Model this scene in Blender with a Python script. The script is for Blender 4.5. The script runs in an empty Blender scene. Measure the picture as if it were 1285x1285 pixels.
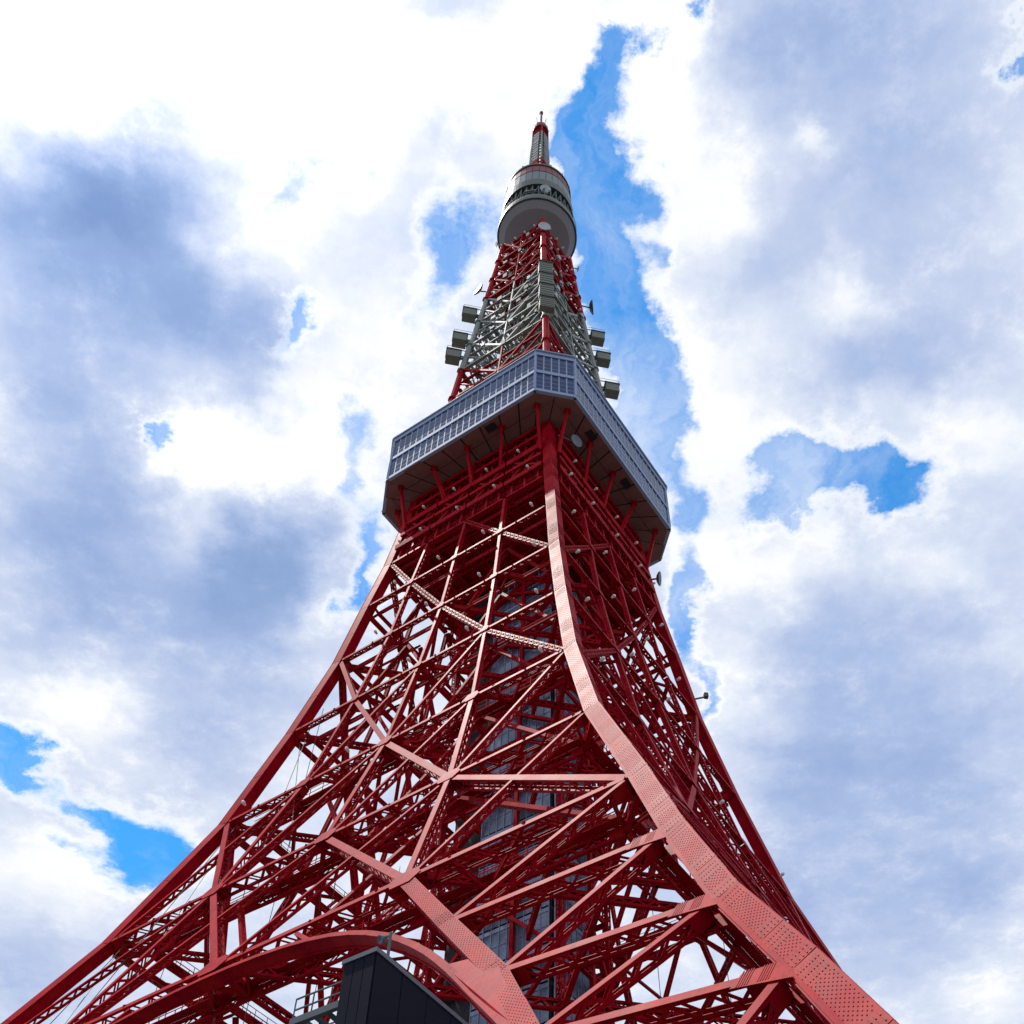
import bpy, math, random
import numpy as np
from mathutils import Vector, Matrix

random.seed(7)
R = math.radians
scene = bpy.context.scene
COL = scene.collection

# ------------------------------------------------------------------ camera
PHI = 0.1526
FPX, CX, CY, CAMY = 1513.7137, 712.3506, 863.287, -93.5723
YAW, PITCH, ROLL = 0.0579, 0.8507, -0.0093
cam_d = bpy.data.cameras.new("camera")
cam = bpy.data.objects.new("camera", cam_d)
COL.objects.link(cam)
cam.location = (0, CAMY, 1.7)
fw = Vector((math.sin(YAW) * math.cos(PITCH), math.cos(YAW) * math.cos(PITCH), math.sin(PITCH)))
r0 = Vector((math.cos(YAW), -math.sin(YAW), 0))
u0 = r0.cross(fw)
rr = r0 * math.cos(ROLL) + u0 * math.sin(ROLL)
uu = -r0 * math.sin(ROLL) + u0 * math.cos(ROLL)
cam.rotation_euler = Matrix((rr, uu, -fw)).transposed().to_euler()
cam_d.sensor_width = 36
cam_d.lens = 36 * FPX / 1285
cam_d.shift_x = (642.5 - CX) / 1285
cam_d.shift_y = (CY - 642.5) / 1285
cam_d.clip_end = 20000
cam_d.clip_start = 0.1
scene.camera = cam

# ------------------------------------------------------------------ render
scene.view_settings.view_transform = 'Standard'
scene.view_settings.look = 'None'
scene.view_settings.gamma = 1
scene.view_settings.use_curve_mapping = False
scene.view_settings.exposure = 0.0
scene.cycles.max_bounces = 6
scene.cycles.diffuse_bounces = 3
scene.cycles.glossy_bounces = 3

SUN_EL, SUN_AZ = R(67), R(157)       # azimuth of the sun seen from the tower, measured from +x
sun_dir = Vector((math.cos(SUN_EL) * math.cos(SUN_AZ), math.cos(SUN_EL) * math.sin(SUN_AZ), math.sin(SUN_EL)))
sl = bpy.data.lights.new("sun", 'SUN')
sun = bpy.data.objects.new("sun", sl)
COL.objects.link(sun)
sl.energy = 4.0
sl.angle = R(0.5)
sl.color = (1.0, 0.95, 0.88)
sun.rotation_euler = sun_dir.to_track_quat('Z', 'Y').to_euler()
sun.location = (0, 0, 400)

# ------------------------------------------------------------------ sky with clouds
# Each entry is one bank or gap in a cloud layer: two rows of an affine map from
# layer coordinates (x/z, y/z of the view direction) and a change in thickness.
GAPS = [
    (49.03, -0.95, 1.46, 1.72, 35.65, -15.05, -0.3),
    (47.44, 1.55, 4.23, 2.12, 44.21, -21.24, -0.3),
    (43.23, -2.63, -0.75, 0.67, 13.78, -5.16, -0.7),
    (51.55, -3.36, -1.15, 1.33, 27.62, -12.35, -0.7),
    (71.01, 8.64, -5.33, -3.88, 32.58, -10.14, -0.4),
    (61.68, -6.05, -3.69, 2.58, 52.75, -18.06, -0.3),
    (40.65, 8.28, -4.8, -5.5, 27.08, -8.06, -1.3),
    (31.48, -2.47, -1.18, 0.92, 18.95, -7.1, -1.5),
    (36.12, -3.07, -1.62, 1.11, 23.12, -10.25, -1.35),
    (34.0, -8.65, 1.11, 5.5, 22.67, -11.83, -1.2),
    (29.75, -18.81, 6.93, 14.36, 19.28, -12.59, -1.2),
    (36.69, -4.33, -3.02, 1.48, 31.44, -20.05, -1.0),
    (62.19, 19.27, -8.59, -11.85, 42.14, -10.62, -0.6),
    (23.37, -8.7, 4.42, 13.09, 31.66, -11.29, -0.85),
    (37.11, 0.65, 2.67, 1.75, 36.14, -14.88, -0.65),
    (57.95, 1.39, 4.59, 1.66, 34.4, -15.5, -0.45),
    (74.16, 38.65, -3.13, -13.11, 27.79, -15.9, -1.0),
    (54.61, 19.78, 3.62, -6.59, 29.86, -11.78, -0.62),
    (52.64, 3.54, 6.76, 3.98, 81.28, -26.3, -0.45),
    (29.99, 1.82, 3.63, 1.88, 39.62, -22.66, -0.62),
    (51.88, 11.53, 2.13, -3.51, 21.61, -14.41, -0.65),
    (45.0, 2.54, 5.23, 1.21, 25.9, -17.97, -0.8),
    (64.96, 22.97, -5.65, -11.78, 27.97, -23.13, -0.9),
    (15.25, -1.91, -3.42, -1.49, 28.8, -16.74, -2.0),
    (32.09, -5.2, -4.26, 2.37, 50.25, -31.81, -0.8),
    (33.86, -7.59, -6.89, 1.88, 39.98, -24.85, -1.0),
    (40.87, -20.63, 1.72, 28.1, 57.23, -39.15, -0.5),
    (20.19, 8.42, -0.26, -7.65, 13.44, -19.3, -1.8),
    (33.32, 5.59, 8.1, 1.08, 24.71, -29.44, -1.0),
    (24.29, 15.4, -1.77, -23.68, 24.45, -38.14, -1.5),
    (20.67, 12.16, -2.63, -25.03, 25.4, -40.77, -1.0),
    (43.07, 10.97, 14.73, 1.64, 36.26, -34.55, -0.7),
    (30.14, 17.77, -3.77, -40.65, 39.15, -68.29, -0.5),
    (63.62, -19.39, -18.78, 2.06, 41.5, -9.26, -1.3),
    (67.91, 59.8, -10.88, -34.87, 32.23, -30.66, -1.0),
    (92.9, -11.16, -7.88, 4.2, 84.82, -19.07, -1.0),
    (42.31, -1.93, 0.0, 3.76, 75.74, -16.31, -0.45),
    (94.31, -1.01, 3.74, 6.73, 135.51, -29.03, -0.7),
    (43.12, -21.36, 2.27, 42.87, 108.42, -30.48, -0.6),
    (58.08, -13.47, 0.18, 3.75, 16.35, -13.55, -1.1),
    (60.93, -14.18, 0.13, 4.27, 17.77, -16.89, -0.8),
    (49.11, -6.11, -4.41, 1.34, 28.77, -20.66, -0.9),
    (63.75, -9.48, -7.49, 2.56, 54.44, -35.21, -0.4),
    (106.77, -11.88, -7.99, 3.01, 62.06, -24.07, -0.5),
    (80.36, -3.31, 0.4, 4.2, 85.34, -24.54, -0.4),
    (83.65, 10.0, -6.48, -3.34, 31.2, -6.63, -0.4),
    (107.3, 9.98, 16.93, 3.55, 73.31, -29.43, -0.4),
]
BANKS = [
    (5.68, 0.97, 1.39, 0.93, 18.68, -4.22, -0.75),
    (8.16, 0.58, 1.09, 0.71, 14.47, -3.99, -0.5),
    (12.56, 8.48, -0.29, -5.46, 9.7, -4.77, -0.32),
    (22.42, 3.48, 5.12, 1.1, 23.33, -13.74, -0.95),
    (15.86, 6.57, -0.26, -8.98, 22.91, -16.18, -0.75),
    (14.64, -4.23, 4.11, 5.47, 12.73, -5.43, -0.35),
    (23.03, 1.94, 3.41, 1.18, 24.84, -13.29, -0.35),
    (16.23, -0.31, 0.48, 0.95, 19.28, -5.32, -0.22),
    (27.33, -2.92, -1.91, 1.26, 25.58, -6.48, -0.45),
    (32.73, -13.38, 0.02, 4.32, 13.55, -5.04, -0.45),
    (35.07, -3.9, -2.62, 0.63, 13.12, -6.4, -0.5),
    (19.26, -2.65, -2.02, 0.96, 20.26, -11.17, -0.45),
    (19.75, 3.3, -6.03, -9.5, 25.7, -15.79, -0.35),
    (15.43, -2.47, -2.01, 0.95, 20.45, -14.39, -0.3),
    (40.08, 16.68, -13.3, -28.63, 63.33, -12.71, -0.5),
    (15.15, 5.28, 2.82, -4.04, 19.61, -20.1, -0.5),
    (10.48, 4.78, 0.34, -5.24, 8.57, -13.77, -0.4),
    (31.86, 4.67, 6.97, 0.98, 20.96, -14.34, -0.35),
    (40.53, 3.42, 6.0, 0.74, 16.02, -12.24, -0.25),
    (21.93, -6.04, -5.74, 0.93, 19.64, -11.32, -0.35),
    (22.36, -3.23, -2.52, 0.42, 9.3, -8.35, -0.4),
    (28.67, -5.73, -5.03, 1.67, 34.64, -15.36, -0.25),
    (14.66, -4.24, -4.06, 0.37, 8.8, -12.52, -0.25),
    (27.75, -1.51, -0.28, 1.51, 30.58, -7.24, -0.4),
    (19.49, 1.04, -8.54, -9.37, 26.61, -14.46, -0.2),
    (36.33, -7.26, -6.38, 2.75, 56.94, -24.04, -0.2),
    (13.21, 1.11, 1.96, 0.54, 12.1, -12.72, -0.2),
    (18.74, 1.98, 3.23, 0.74, 16.4, -15.12, -0.15),
    (34.4, -5.35, -4.3, 0.53, 11.91, -12.69, -0.15),
    (14.27, 3.27, 4.47, 0.96, 19.67, -6.86, 0.55),
    (17.54, 3.36, 4.73, 0.98, 20.0, -6.72, 0.5),
    (13.64, 4.67, 2.46, -1.6, 11.66, -5.38, 0.5),
    (17.59, -7.31, 8.26, 8.75, 14.39, -4.26, 0.6),
    (12.86, 2.84, 3.9, 0.36, 7.53, -3.85, 0.45),
    (28.62, 3.28, 5.22, 1.06, 22.12, -10.63, 0.35),
    (10.66, 2.17, 3.03, 0.45, 9.53, -6.52, 0.55),
    (13.38, 5.34, -0.46, -6.45, 15.47, -12.51, 0.55),
    (9.78, 1.29, 1.97, 0.41, 8.9, -7.47, 0.5),
    (15.19, 3.48, 4.76, 0.72, 15.7, -12.33, 0.25),
    (10.65, 5.62, -2.12, -8.56, 9.83, -12.82, 0.25),
    (10.23, 2.43, 3.3, 0.38, 9.01, -12.64, 0.3),
    (15.33, 1.95, 3.02, 0.75, 16.21, -12.22, 0.3),
    (28.21, 0.43, 1.96, 3.73, 75.19, -16.59, 0.4),
    (45.81, 0.7, 3.18, 3.32, 67.47, -20.0, 0.3),
    (15.01, -2.67, -2.26, 1.13, 22.91, -5.42, 0.4),
    (14.64, -3.77, -3.54, 0.67, 13.54, -3.58, 0.35),
    (15.29, -3.46, -3.15, 0.97, 19.76, -6.76, 0.35),
    (21.0, -3.36, -2.73, 1.17, 24.16, -9.87, 0.3),
    (11.83, -7.29, -0.96, 7.75, 16.31, -10.08, 0.3),
    (11.2, -4.1, -1.04, 9.96, 40.24, -22.78, 0.2),
    (20.94, -5.68, -5.38, 1.18, 24.35, -9.78, 0.15),
    (9.67, -1.89, -1.65, 0.46, 10.07, -8.24, 0.3),
    (7.07, -1.51, -1.35, 0.31, 6.91, -6.89, 0.5),
    (12.31, -2.19, -1.85, 0.32, 7.25, -8.47, 0.4),
    (13.68, -3.83, -3.65, 0.37, 8.16, -7.53, 0.2),
    (8.84, -2.36, -2.22, 0.35, 8.04, -9.51, 0.4),
    (19.57, -5.04, -4.73, 0.86, 18.74, -14.71, 0.2),
    (6.11, -1.38, -1.26, 0.41, 9.47, -12.61, 0.3),
]

def build_world():
    w = bpy.data.worlds.new("World")
    scene.world = w
    w.use_nodes = True
    nt = w.node_tree
    nt.nodes.clear()
    N, L = nt.nodes, nt.links

    def mth(op, a, b=None, c=None, clamp=False):
        n = N.new('ShaderNodeMath')
        n.operation = op
        n.use_clamp = clamp
        for i, v in enumerate((a, b, c)):
            if v is None:
                continue
            if isinstance(v, (int, float)):
                n.inputs[i].default_value = v
            else:
                L.new(v, n.inputs[i])
        return n.outputs[0]

    def noise(vec, scale, detail, rough, out='Fac', dist=0.0):
        n = N.new('ShaderNodeTexNoise')
        n.inputs['Scale'].default_value = scale
        n.inputs['Detail'].default_value = detail
        n.inputs['Roughness'].default_value = rough
        n.inputs['Distortion'].default_value = dist
        L.new(vec, n.inputs['Vector'])
        return n.outputs[out]

    tc = N.new('ShaderNodeTexCoord')
    sep = N.new('ShaderNodeSeparateXYZ')
    L.new(tc.outputs['Generated'], sep.inputs[0])
    z = mth('MAXIMUM', sep.outputs[2], 0.05)
    u = mth('DIVIDE', sep.outputs[0], z)
    v = mth('DIVIDE', sep.outputs[1], z)
    com = N.new('ShaderNodeCombineXYZ')
    L.new(u, com.inputs[0]); L.new(v, com.inputs[1])
    com.inputs[2].default_value = 1.0
    # ragged edges: push the lookup point about with noise
    nz = noise(com.outputs[0], 9.0, 9, 0.62, 'Color')
    sub = N.new('ShaderNodeVectorMath'); sub.operation = 'SUBTRACT'
    L.new(nz, sub.inputs[0]); sub.inputs[1].default_value = (0.5, 0.5, 0.5)
    sc = N.new('ShaderNodeVectorMath'); sc.operation = 'MULTIPLY'
    L.new(sub.outputs[0], sc.inputs[0]); sc.inputs[1].default_value = (0.16, 0.16, 0.0)
    ad = N.new('ShaderNodeVectorMath'); ad.operation = 'ADD'
    L.new(com.outputs[0], ad.inputs[0]); L.new(sc.outputs[0], ad.inputs[1])
    P = ad.outputs[0]
    def blobs(items, base, P):
        T = base
        for (a1, b1, c1, a2, b2, c2, amp) in items:
            ds = []
            for row in ((a1, b1, c1), (a2, b2, c2)):
                d = N.new('ShaderNodeVectorMath'); d.operation = 'DOT_PRODUCT'
                L.new(P, d.inputs[0]); d.inputs[1].default_value = row
                ds.append(d.outputs['Value'])
            q = mth('MULTIPLY', ds[0], ds[0])
            q = mth('MULTIPLY_ADD', ds[1], ds[1], q)
            T = mth('MULTIPLY_ADD', mth('EXPONENT', mth('MULTIPLY', q, -0.9)), amp, T)
        return T
    def centred(s):
        return mth('SUBTRACT', s, 0.5)
    big = noise(com.outputs[0], 4.0, 10, 0.6)
    fine = noise(com.outputs[0], 17.0, 12, 0.72)
    soft = noise(P, 7.0, 6, 0.55)
    cover = blobs(GAPS, 0.98, P)
    cover = mth('MULTIPLY_ADD', centred(big), 0.5, cover)
    cover = mth('MULTIPLY_ADD', centred(fine), 1.25, cover)
    dark = blobs(BANKS, 0.55, P)
    dark = mth('MULTIPLY_ADD', dark, 0.8, 0.05)
    dark = mth('MULTIPLY_ADD', centred(big), 0.55, dark)
    dark = mth('MULTIPLY_ADD', centred(soft), 0.6, dark)
    dark = mth('MULTIPLY_ADD', centred(fine), 0.34, dark)
    edge = N.new('ShaderNodeMapRange'); edge.interpolation_type = 'SMOOTHSTEP'
    edge.inputs['From Min'].default_value = 0.25
    edge.inputs['From Max'].default_value = 1.0
    edge.inputs['To Min'].default_value = -0.5
    edge.inputs['To Max'].default_value = 0.0
    L.new(cover, edge.inputs['Value'])
    dark = mth('DIVIDE', mth('ADD', dark, edge.outputs[0]), 1.5, clamp=True)
    alpha = N.new('ShaderNodeMapRange'); alpha.interpolation_type = 'SMOOTHSTEP'
    alpha.inputs['From Min'].default_value = -0.15
    alpha.inputs['From Max'].default_value = 0.78
    L.new(cover, alpha.inputs['Value'])
    # high thin veil drawn out across the gaps
    vm = N.new('ShaderNodeMapping'); vm.inputs['Rotation'].default_value = (0, 0, 0.5); vm.inputs['Scale'].default_value = (5.0, 2.0, 1.0)
    L.new(P, vm.inputs[0])
    vn = noise(vm.outputs[0], 1.3, 9, 0.62)
    veil = N.new('ShaderNodeMapRange'); veil.interpolation_type = 'SMOOTHSTEP'
    veil.inputs['From Min'].default_value = 0.36; veil.inputs['From Max'].default_value = 0.74
    veil.inputs['To Max'].default_value = 0.62
    L.new(vn, veil.inputs['Value'])
    alpha_out = mth('MAXIMUM', alpha.outputs[0], veil.outputs[0])
    ramp = N.new('ShaderNodeValToRGB')
    el = ramp.color_ramp.elements
    el[0].position = 0.0; el[0].color = (1.10, 1.11, 1.12, 1)
    el[1].position = 1.0; el[1].color = (0.21, 0.32, 0.60, 1)
    for p, c in ((0.15, (1.0, 1.02, 1.05)), (0.30, (0.76, 0.83, 0.98)), (0.44, (0.58, 0.67, 0.89)), (0.58, (0.43, 0.545, 0.82)), (0.74, (0.30, 0.43, 0.72))):
        e = el.new(p); e.color = (*c, 1)
    L.new(dark, ramp.inputs[0])
    # the sun stands behind the cloud: light glows through it round its direction
    dt = N.new('ShaderNodeVectorMath'); dt.operation = 'DOT_PRODUCT'
    L.new(tc.outputs['Generated'], dt.inputs[0]); dt.inputs[1].default_value = sun_dir
    glow = mth('POWER', mth('MAXIMUM', dt.outputs['Value'], 0.0), 30.0)
    gain = mth('MULTIPLY_ADD', glow, 0.25, 0.97)

    bgc = N.new('ShaderNodeBackground')
    L.new(ramp.outputs[0], bgc.inputs['Color'])
    L.new(gain, bgc.inputs['Strength'])
    sky = N.new('ShaderNodeTexSky')
    sky.sky_type = 'NISHITA'
    sky.sun_disc = False
    sky.sun_elevation = SUN_EL
    sky.sun_rotation = R(90) - SUN_AZ
    sky.ozone_density = 3.0
    sky.dust_density = 0.0
    sky.air_density = 1.0
    hsv = N.new('ShaderNodeHueSaturation')
    hsv.inputs['Saturation'].default_value = 1.33
    hsv.inputs['Value'].default_value = 1.62
    hsv.inputs['Hue'].default_value = 0.494
    L.new(sky.outputs[0], hsv.inputs['Color'])
    bgs = N.new('ShaderNodeBackground')
    bgs.inputs['Strength'].default_value = 0.15
    L.new(hsv.outputs[0], bgs.inputs['Color'])
    mix = N.new('ShaderNodeMixShader')
    L.new(alpha_out, mix.inputs[0])
    L.new(bgs.outputs[0], mix.inputs[1])
    L.new(bgc.outputs[0], mix.inputs[2])
    out = N.new('ShaderNodeOutputWorld')
    L.new(mix.outputs[0], out.inputs[0])
    w.cycles.sampling_method = 'MANUAL'
    w.cycles.sample_map_resolution = 512
build_world()

# ------------------------------------------------------------------ materials
def mat(name, col, rough=0.5, metal=0.0, var=0.12, nscale=1.5, coat=0.0, bump=0.0, bscale=20.0, spec=0.5):
    m = bpy.data.materials.new(name)
    m.use_nodes = True
    nt = m.node_tree
    N, L = nt.nodes, nt.links
    b = N['Principled BSDF']
    tc = N.new('ShaderNodeTexCoord')
    n = N.new('ShaderNodeTexNoise')
    n.inputs['Scale'].default_value = nscale
    n.inputs['Detail'].default_value = 6
    n.inputs['Roughness'].default_value = 0.65
    L.new(tc.outputs['Object'], n.inputs['Vector'])
    r = N.new('ShaderNodeValToRGB')
    r.color_ramp.elements[0].position = 0.3
    r.color_ramp.elements[1].position = 0.7
    r.color_ramp.elements[0].color = (*[c * (1 - var) for c in col], 1)
    r.color_ramp.elements[1].color = (*[min(1, c * (1 + var)) for c in col], 1)
    L.new(n.outputs['Fac'], r.inputs[0])
    L.new(r.outputs[0], b.inputs['Base Color'])
    rm = N.new('ShaderNodeMapRange')
    rm.inputs['To Min'].default_value = max(0.02, rough - 0.08)
    rm.inputs['To Max'].default_value = min(1, rough + 0.08)
    L.new(n.outputs['Fac'], rm.inputs['Value'])
    L.new(rm.outputs[0], b.inputs['Roughness'])
    b.inputs['Metallic'].default_value = metal
    b.inputs['Coat Weight'].default_value = coat
    b.inputs['Coat Roughness'].default_value = 0.25
    b.inputs['Specular IOR Level'].default_value = spec
    if bump:
        n2 = N.new('ShaderNodeTexNoise')
        n2.inputs['Scale'].default_value = bscale
        n2.inputs['Detail'].default_value = 4
        L.new(tc.outputs['Object'], n2.inputs['Vector'])
        bp = N.new('ShaderNodeBump')
        bp.inputs['Strength'].default_value = bump
        bp.inputs['Distance'].default_value = 0.02
        L.new(n2.outputs['Fac'], bp.inputs['Height'])
        L.new(bp.outputs[0], b.inputs['Normal'])
    return m

def weather(m):
    """repainted patches, chalky fade and rain streaks with shapes of their own"""
    nt = m.node_tree; N, L = nt.nodes, nt.links
    b = N['Principled BSDF']
    src = b.inputs['Base Color'].links[0].from_socket
    geo = N.new('ShaderNodeNewGeometry')
    mp = N.new('ShaderNodeMapping'); mp.inputs['Scale'].default_value = (2.6, 2.6, 0.28)
    L.new(geo.outputs['Position'], mp.inputs[0])
    st = N.new('ShaderNodeTexNoise'); st.inputs['Scale'].default_value = 1.6; st.inputs['Detail'].default_value = 6
    L.new(mp.outputs[0], st.inputs['Vector'])
    r1 = N.new('ShaderNodeValToRGB'); r1.color_ramp.elements[0].position = 0.52; r1.color_ramp.elements[1].position = 0.72
    L.new(st.outputs['Fac'], r1.inputs[0])
    pt = N.new('ShaderNodeTexNoise'); pt.inputs['Scale'].default_value = 0.5; pt.inputs['Detail'].default_value = 3
    L.new(geo.outputs['Position'], pt.inputs['Vector'])
    r2 = N.new('ShaderNodeValToRGB'); r2.color_ramp.elements[0].position = 0.5; r2.color_ramp.elements[1].position = 0.58
    L.new(pt.outputs['Fac'], r2.inputs[0])
    def mixc(fac, a, col, k):
        mu = N.new('ShaderNodeMath'); mu.operation = 'MULTIPLY'; mu.inputs[1].default_value = k
        L.new(fac, mu.inputs[0])
        mx = N.new('ShaderNodeMix'); mx.data_type = 'RGBA'
        L.new(mu.outputs[0], mx.inputs['Factor']); L.new(a, mx.inputs['A']); mx.inputs['B'].default_value = (*col, 1)
        return mx.outputs['Result']
    c = mixc(r2.outputs[0], src, (0.42, 0.012, 0.014), 0.6)
    c = mixc(r1.outputs[0], c, (0.13, 0.007, 0.011), 0.6)
    L.new(c, b.inputs['Base Color'])
M_RED = mat('red_orange_gloss_paint', (0.33, 0.003, 0.013), 0.46, var=0.2, nscale=0.35, bump=0.2, bscale=3.0, spec=0.02)
weather(M_RED)
M_WHITE = mat('off_white_paint', (0.22, 0.24, 0.21), 0.5, var=0.12, nscale=0.5)
M_FRAME = mat('pale_blue_grey_aluminium', (0.31, 0.39, 0.55), 0.6, var=0.08, nscale=0.6, spec=0.1)
def per_object_tint(m, lo, hi):
    nt = m.node_tree; N, L = nt.nodes, nt.links
    oi = N.new('ShaderNodeObjectInfo'); r = N.new('ShaderNodeValToRGB')
    r.color_ramp.elements[0].color = (*lo, 1); r.color_ramp.elements[1].color = (*hi, 1)
    L.new(oi.outputs['Random'], r.inputs[0]); L.new(r.outputs[0], N['Principled BSDF'].inputs['Base Color'])
M_GLASS = mat('dark_blue_window_glass', (0.008, 0.028, 0.11), 0.06, var=0.3, nscale=0.4, spec=0.12)
per_object_tint(M_GLASS, (0.006, 0.02, 0.08), (0.014, 0.045, 0.15))
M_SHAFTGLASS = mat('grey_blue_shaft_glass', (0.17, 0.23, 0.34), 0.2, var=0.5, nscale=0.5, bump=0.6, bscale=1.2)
M_SOFFIT = mat('brown_grey_soffit_panel', (0.21, 0.10, 0.085), 0.7, var=0.2, nscale=0.5)
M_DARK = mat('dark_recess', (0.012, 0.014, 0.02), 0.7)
M_GREYGREEN = mat('grey_green_antenna_panel', (0.16, 0.17, 0.13), 0.6, var=0.15)
M_DISH = mat('grey_white_dish', (0.42, 0.47, 0.5), 0.5)
M_LAMP = mat('white_lamp_housing', (0.75, 0.75, 0.72), 0.35)
M_CLAD = mat('dark_navy_cladding', (0.006, 0.008, 0.019), 0.55, var=0.15, nscale=2.0, bump=0.1, bscale=8, spec=0.06)
M_COPING = mat('grey_metal_coping', (0.09, 0.10, 0.13), 0.45)
M_STEEL = mat('weathered_blue_grey_steel', (0.07, 0.09, 0.11), 0.5)
M_CONC = mat('concrete', (0.3, 0.29, 0.27), 0.85, bump=0.3)
M_PAVE = mat('plaza_paving', (0.08, 0.077, 0.075), 0.85, nscale=0.2)
M_CABLE = mat('black_cable', (0.02, 0.02, 0.02), 0.6)
M_TOPWHITE = mat('pale_green_white_cladding', (0.14, 0.165, 0.165), 0.5, var=0.08)
M_TOPDARK = mat('dark_green_grey_steel', (0.05, 0.07, 0.06), 0.5)
M_DULLRED = mat('dull_red_cladding', (0.17, 0.012, 0.018), 0.55)
M_BOWL = mat('grey_bowl_cladding', (0.20, 0.19, 0.20), 0.55, var=0.06)

# ------------------------------------------------------------------ mesh builder
def V(*a):
    return np.array(a, float)

def nrm(v):
    return v / (np.linalg.norm(v) + 1e-12)

class MB:
    def __init__(s):
        s.v = []; s.f = []; s.m = []; s.n = 0
    def add(s, vs, fs, mi=0):
        s.v.extend([tuple(p) for p in vs])
        s.f.extend([tuple(i + s.n for i in f) for f in fs])
        s.m.extend([mi] * len(fs))
        s.n += len(vs)
    def hexa(s, c8, mi=0):
        s.add(c8, ((0, 3, 2, 1), (4, 5, 6, 7), (0, 1, 5, 4), (1, 2, 6, 5), (2, 3, 7, 6), (3, 0, 4, 7)), mi)
    def bar(s, P, Q, u, w, hu, hw, mi=0, hu2=None, hw2=None):
        hu2 = hu if hu2 is None else hu2
        hw2 = hw if hw2 is None else hw2
        s.hexa([P - u * hu - w * hw, P + u * hu - w * hw, P + u * hu + w * hw, P - u * hu + w * hw,
                Q - u * hu2 - w * hw2, Q + u * hu2 - w * hw2, Q + u * hu2 + w * hw2, Q - u * hu2 + w * hw2], mi)
    def stick(s, P, Q, t, mi=0, up=None):
        d = nrm(Q - P)
        u = np.cross(d, V(0, 0, 1) if abs(d[2]) < 0.95 else V(1, 0, 0)) if up is None else np.cross(d, up)
        u = nrm(u); w = np.cross(d, u)
        s.bar(P, Q, u, w, t / 2, t / 2, mi)
    def box(s, c, sx, sy, sz, ax=None, mi=0):
        X, Y, Z = ax if ax is not None else (V(1, 0, 0), V(0, 1, 0), V(0, 0, 1))
        s.bar(c - Z * sz / 2, c + Z * sz / 2, X, Y, sx / 2, sy / 2, mi)
    def prism(s, pts, d, mi=0):
        n = len(pts)
        s.add([p for p in pts] + [p + d for p in pts],
              [tuple(range(n))[::-1], tuple(range(n, 2 * n))] + [(i, (i + 1) % n, n + (i + 1) % n, n + i) for i in range(n)], mi)
    def tube(s, P, Q, r, r2=None, k=10, mi=0):
        r2 = r if r2 is None else r2
        d = nrm(Q - P)
        u = nrm(np.cross(d, V(0, 0, 1) if abs(d[2]) < 0.95 else V(1, 0, 0))); w = np.cross(d, u)
        a = [P + r * (u * math.cos(t) + w * math.sin(t)) for t in np.linspace(0, 2 * math.pi, k, endpoint=False)]
        b = [Q + r2 * (u * math.cos(t) + w * math.sin(t)) for t in np.linspace(0, 2 * math.pi, k, endpoint=False)]
        s.add(a + b, [(i, (i + 1) % k, k + (i + 1) % k, k + i) for i in range(k)] + [tuple(range(k))[::-1], tuple(range(k, 2 * k))], mi)
    def lathe(s, c, prof, k=48, mi=0, axis=None):
        # prof = [(r, h)...]; closed when the first and last points lie on the axis or meet
        if axis is None:
            X, Y, Z = V(1, 0, 0), V(0, 1, 0), V(0, 0, 1)
        else:
            Z = nrm(axis); X = nrm(np.cross(Z, V(0.3, 0.2, 1))); Y = np.cross(Z, X)
        vs = []
        for r, h in prof:
            for i in range(k):
                t = 2 * math.pi * i / k
                vs.append(c + X * r * math.cos(t) + Y * r * math.sin(t) + Z * h)
        fs = []
        for j in range(len(prof) - 1):
            for i in range(k):
                fs.append((j * k + i, j * k + (i + 1) % k, (j + 1) * k + (i + 1) % k, (j + 1) * k + i))
        s.add(vs, fs, mi)
    def build(s, name, mats, parent=None, loc=None, smooth=False):
        me = bpy.data.meshes.new(name)
        vs = np.array(s.v)
        if loc is None:
            loc = vs.mean(0)
        me.from_pydata((vs - loc).tolist(), [], s.f)
        if not isinstance(mats, (list, tuple)):
            mats = [mats]
        for m in mats:
            me.materials.append(m)
        if len(mats) > 1:
            me.polygons.foreach_set('material_index', s.m)
        if smooth:
            me.polygons.foreach_set('use_smooth', [True] * len(s.f))
        o = bpy.data.objects.new(name, me)
        COL.objects.link(o)
        if parent is not None:
            o.parent = parent
            o.location = Vector(loc.tolist()) - WORLD.get(parent.name, Vector((0, 0, 0)))
        else:
            o.location = loc.tolist()
        WORLD[o.name] = Vector(loc.tolist())
        return o
WORLD = {}

def empty(name, loc, **props):
    o = bpy.data.objects.new(name, None)
    COL.objects.link(o)
    o.location = loc
    WORLD[o.name] = Vector(loc)
    for k, v in props.items():
        o[k] = v
    return o

def tag(o, **props):
    for k, v in props.items():
        o[k] = v
    return o

# ------------------------------------------------------------------ tower frame
eN = V(math.sin(PHI), -math.cos(PHI), 0)
eL = V(-math.cos(PHI), -math.sin(PHI), 0)
DIRS = [eN, eL, -eN, -eL]                      # near, left, back, right corner
UP = V(0, 0, 1)
LEV = {'Z': (127.35, 18.32), 'A': (118.06, 20.09), 'B': (107.30, 22.0), 'C': (94.92, 25.22), 'D': (81.20, 29.40),
       'E': (66.06, 36.30), 'F': (49.22, 46.83), 'G': (40.44, 52.03), 'H': (32.04, 57.60), 'I': (24.63, 63.41),
       'J': (16.8, 69.15), 'K': (8.4, 75.6), 'O': (0.9, 81.4)}
ORDER = 'ZABCDEFGHIJKO'
PROFILE = [(LEV[k][0], LEV[k][1]) for k in ORDER[::-1]] + [(137, 17.0), (143.4, 16.2), (154, 14.8), (175, 12.4), (187, 11.5), (202, 9.9), (213, 8.9), (235, 7.0), (246, 6.3)]
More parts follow.
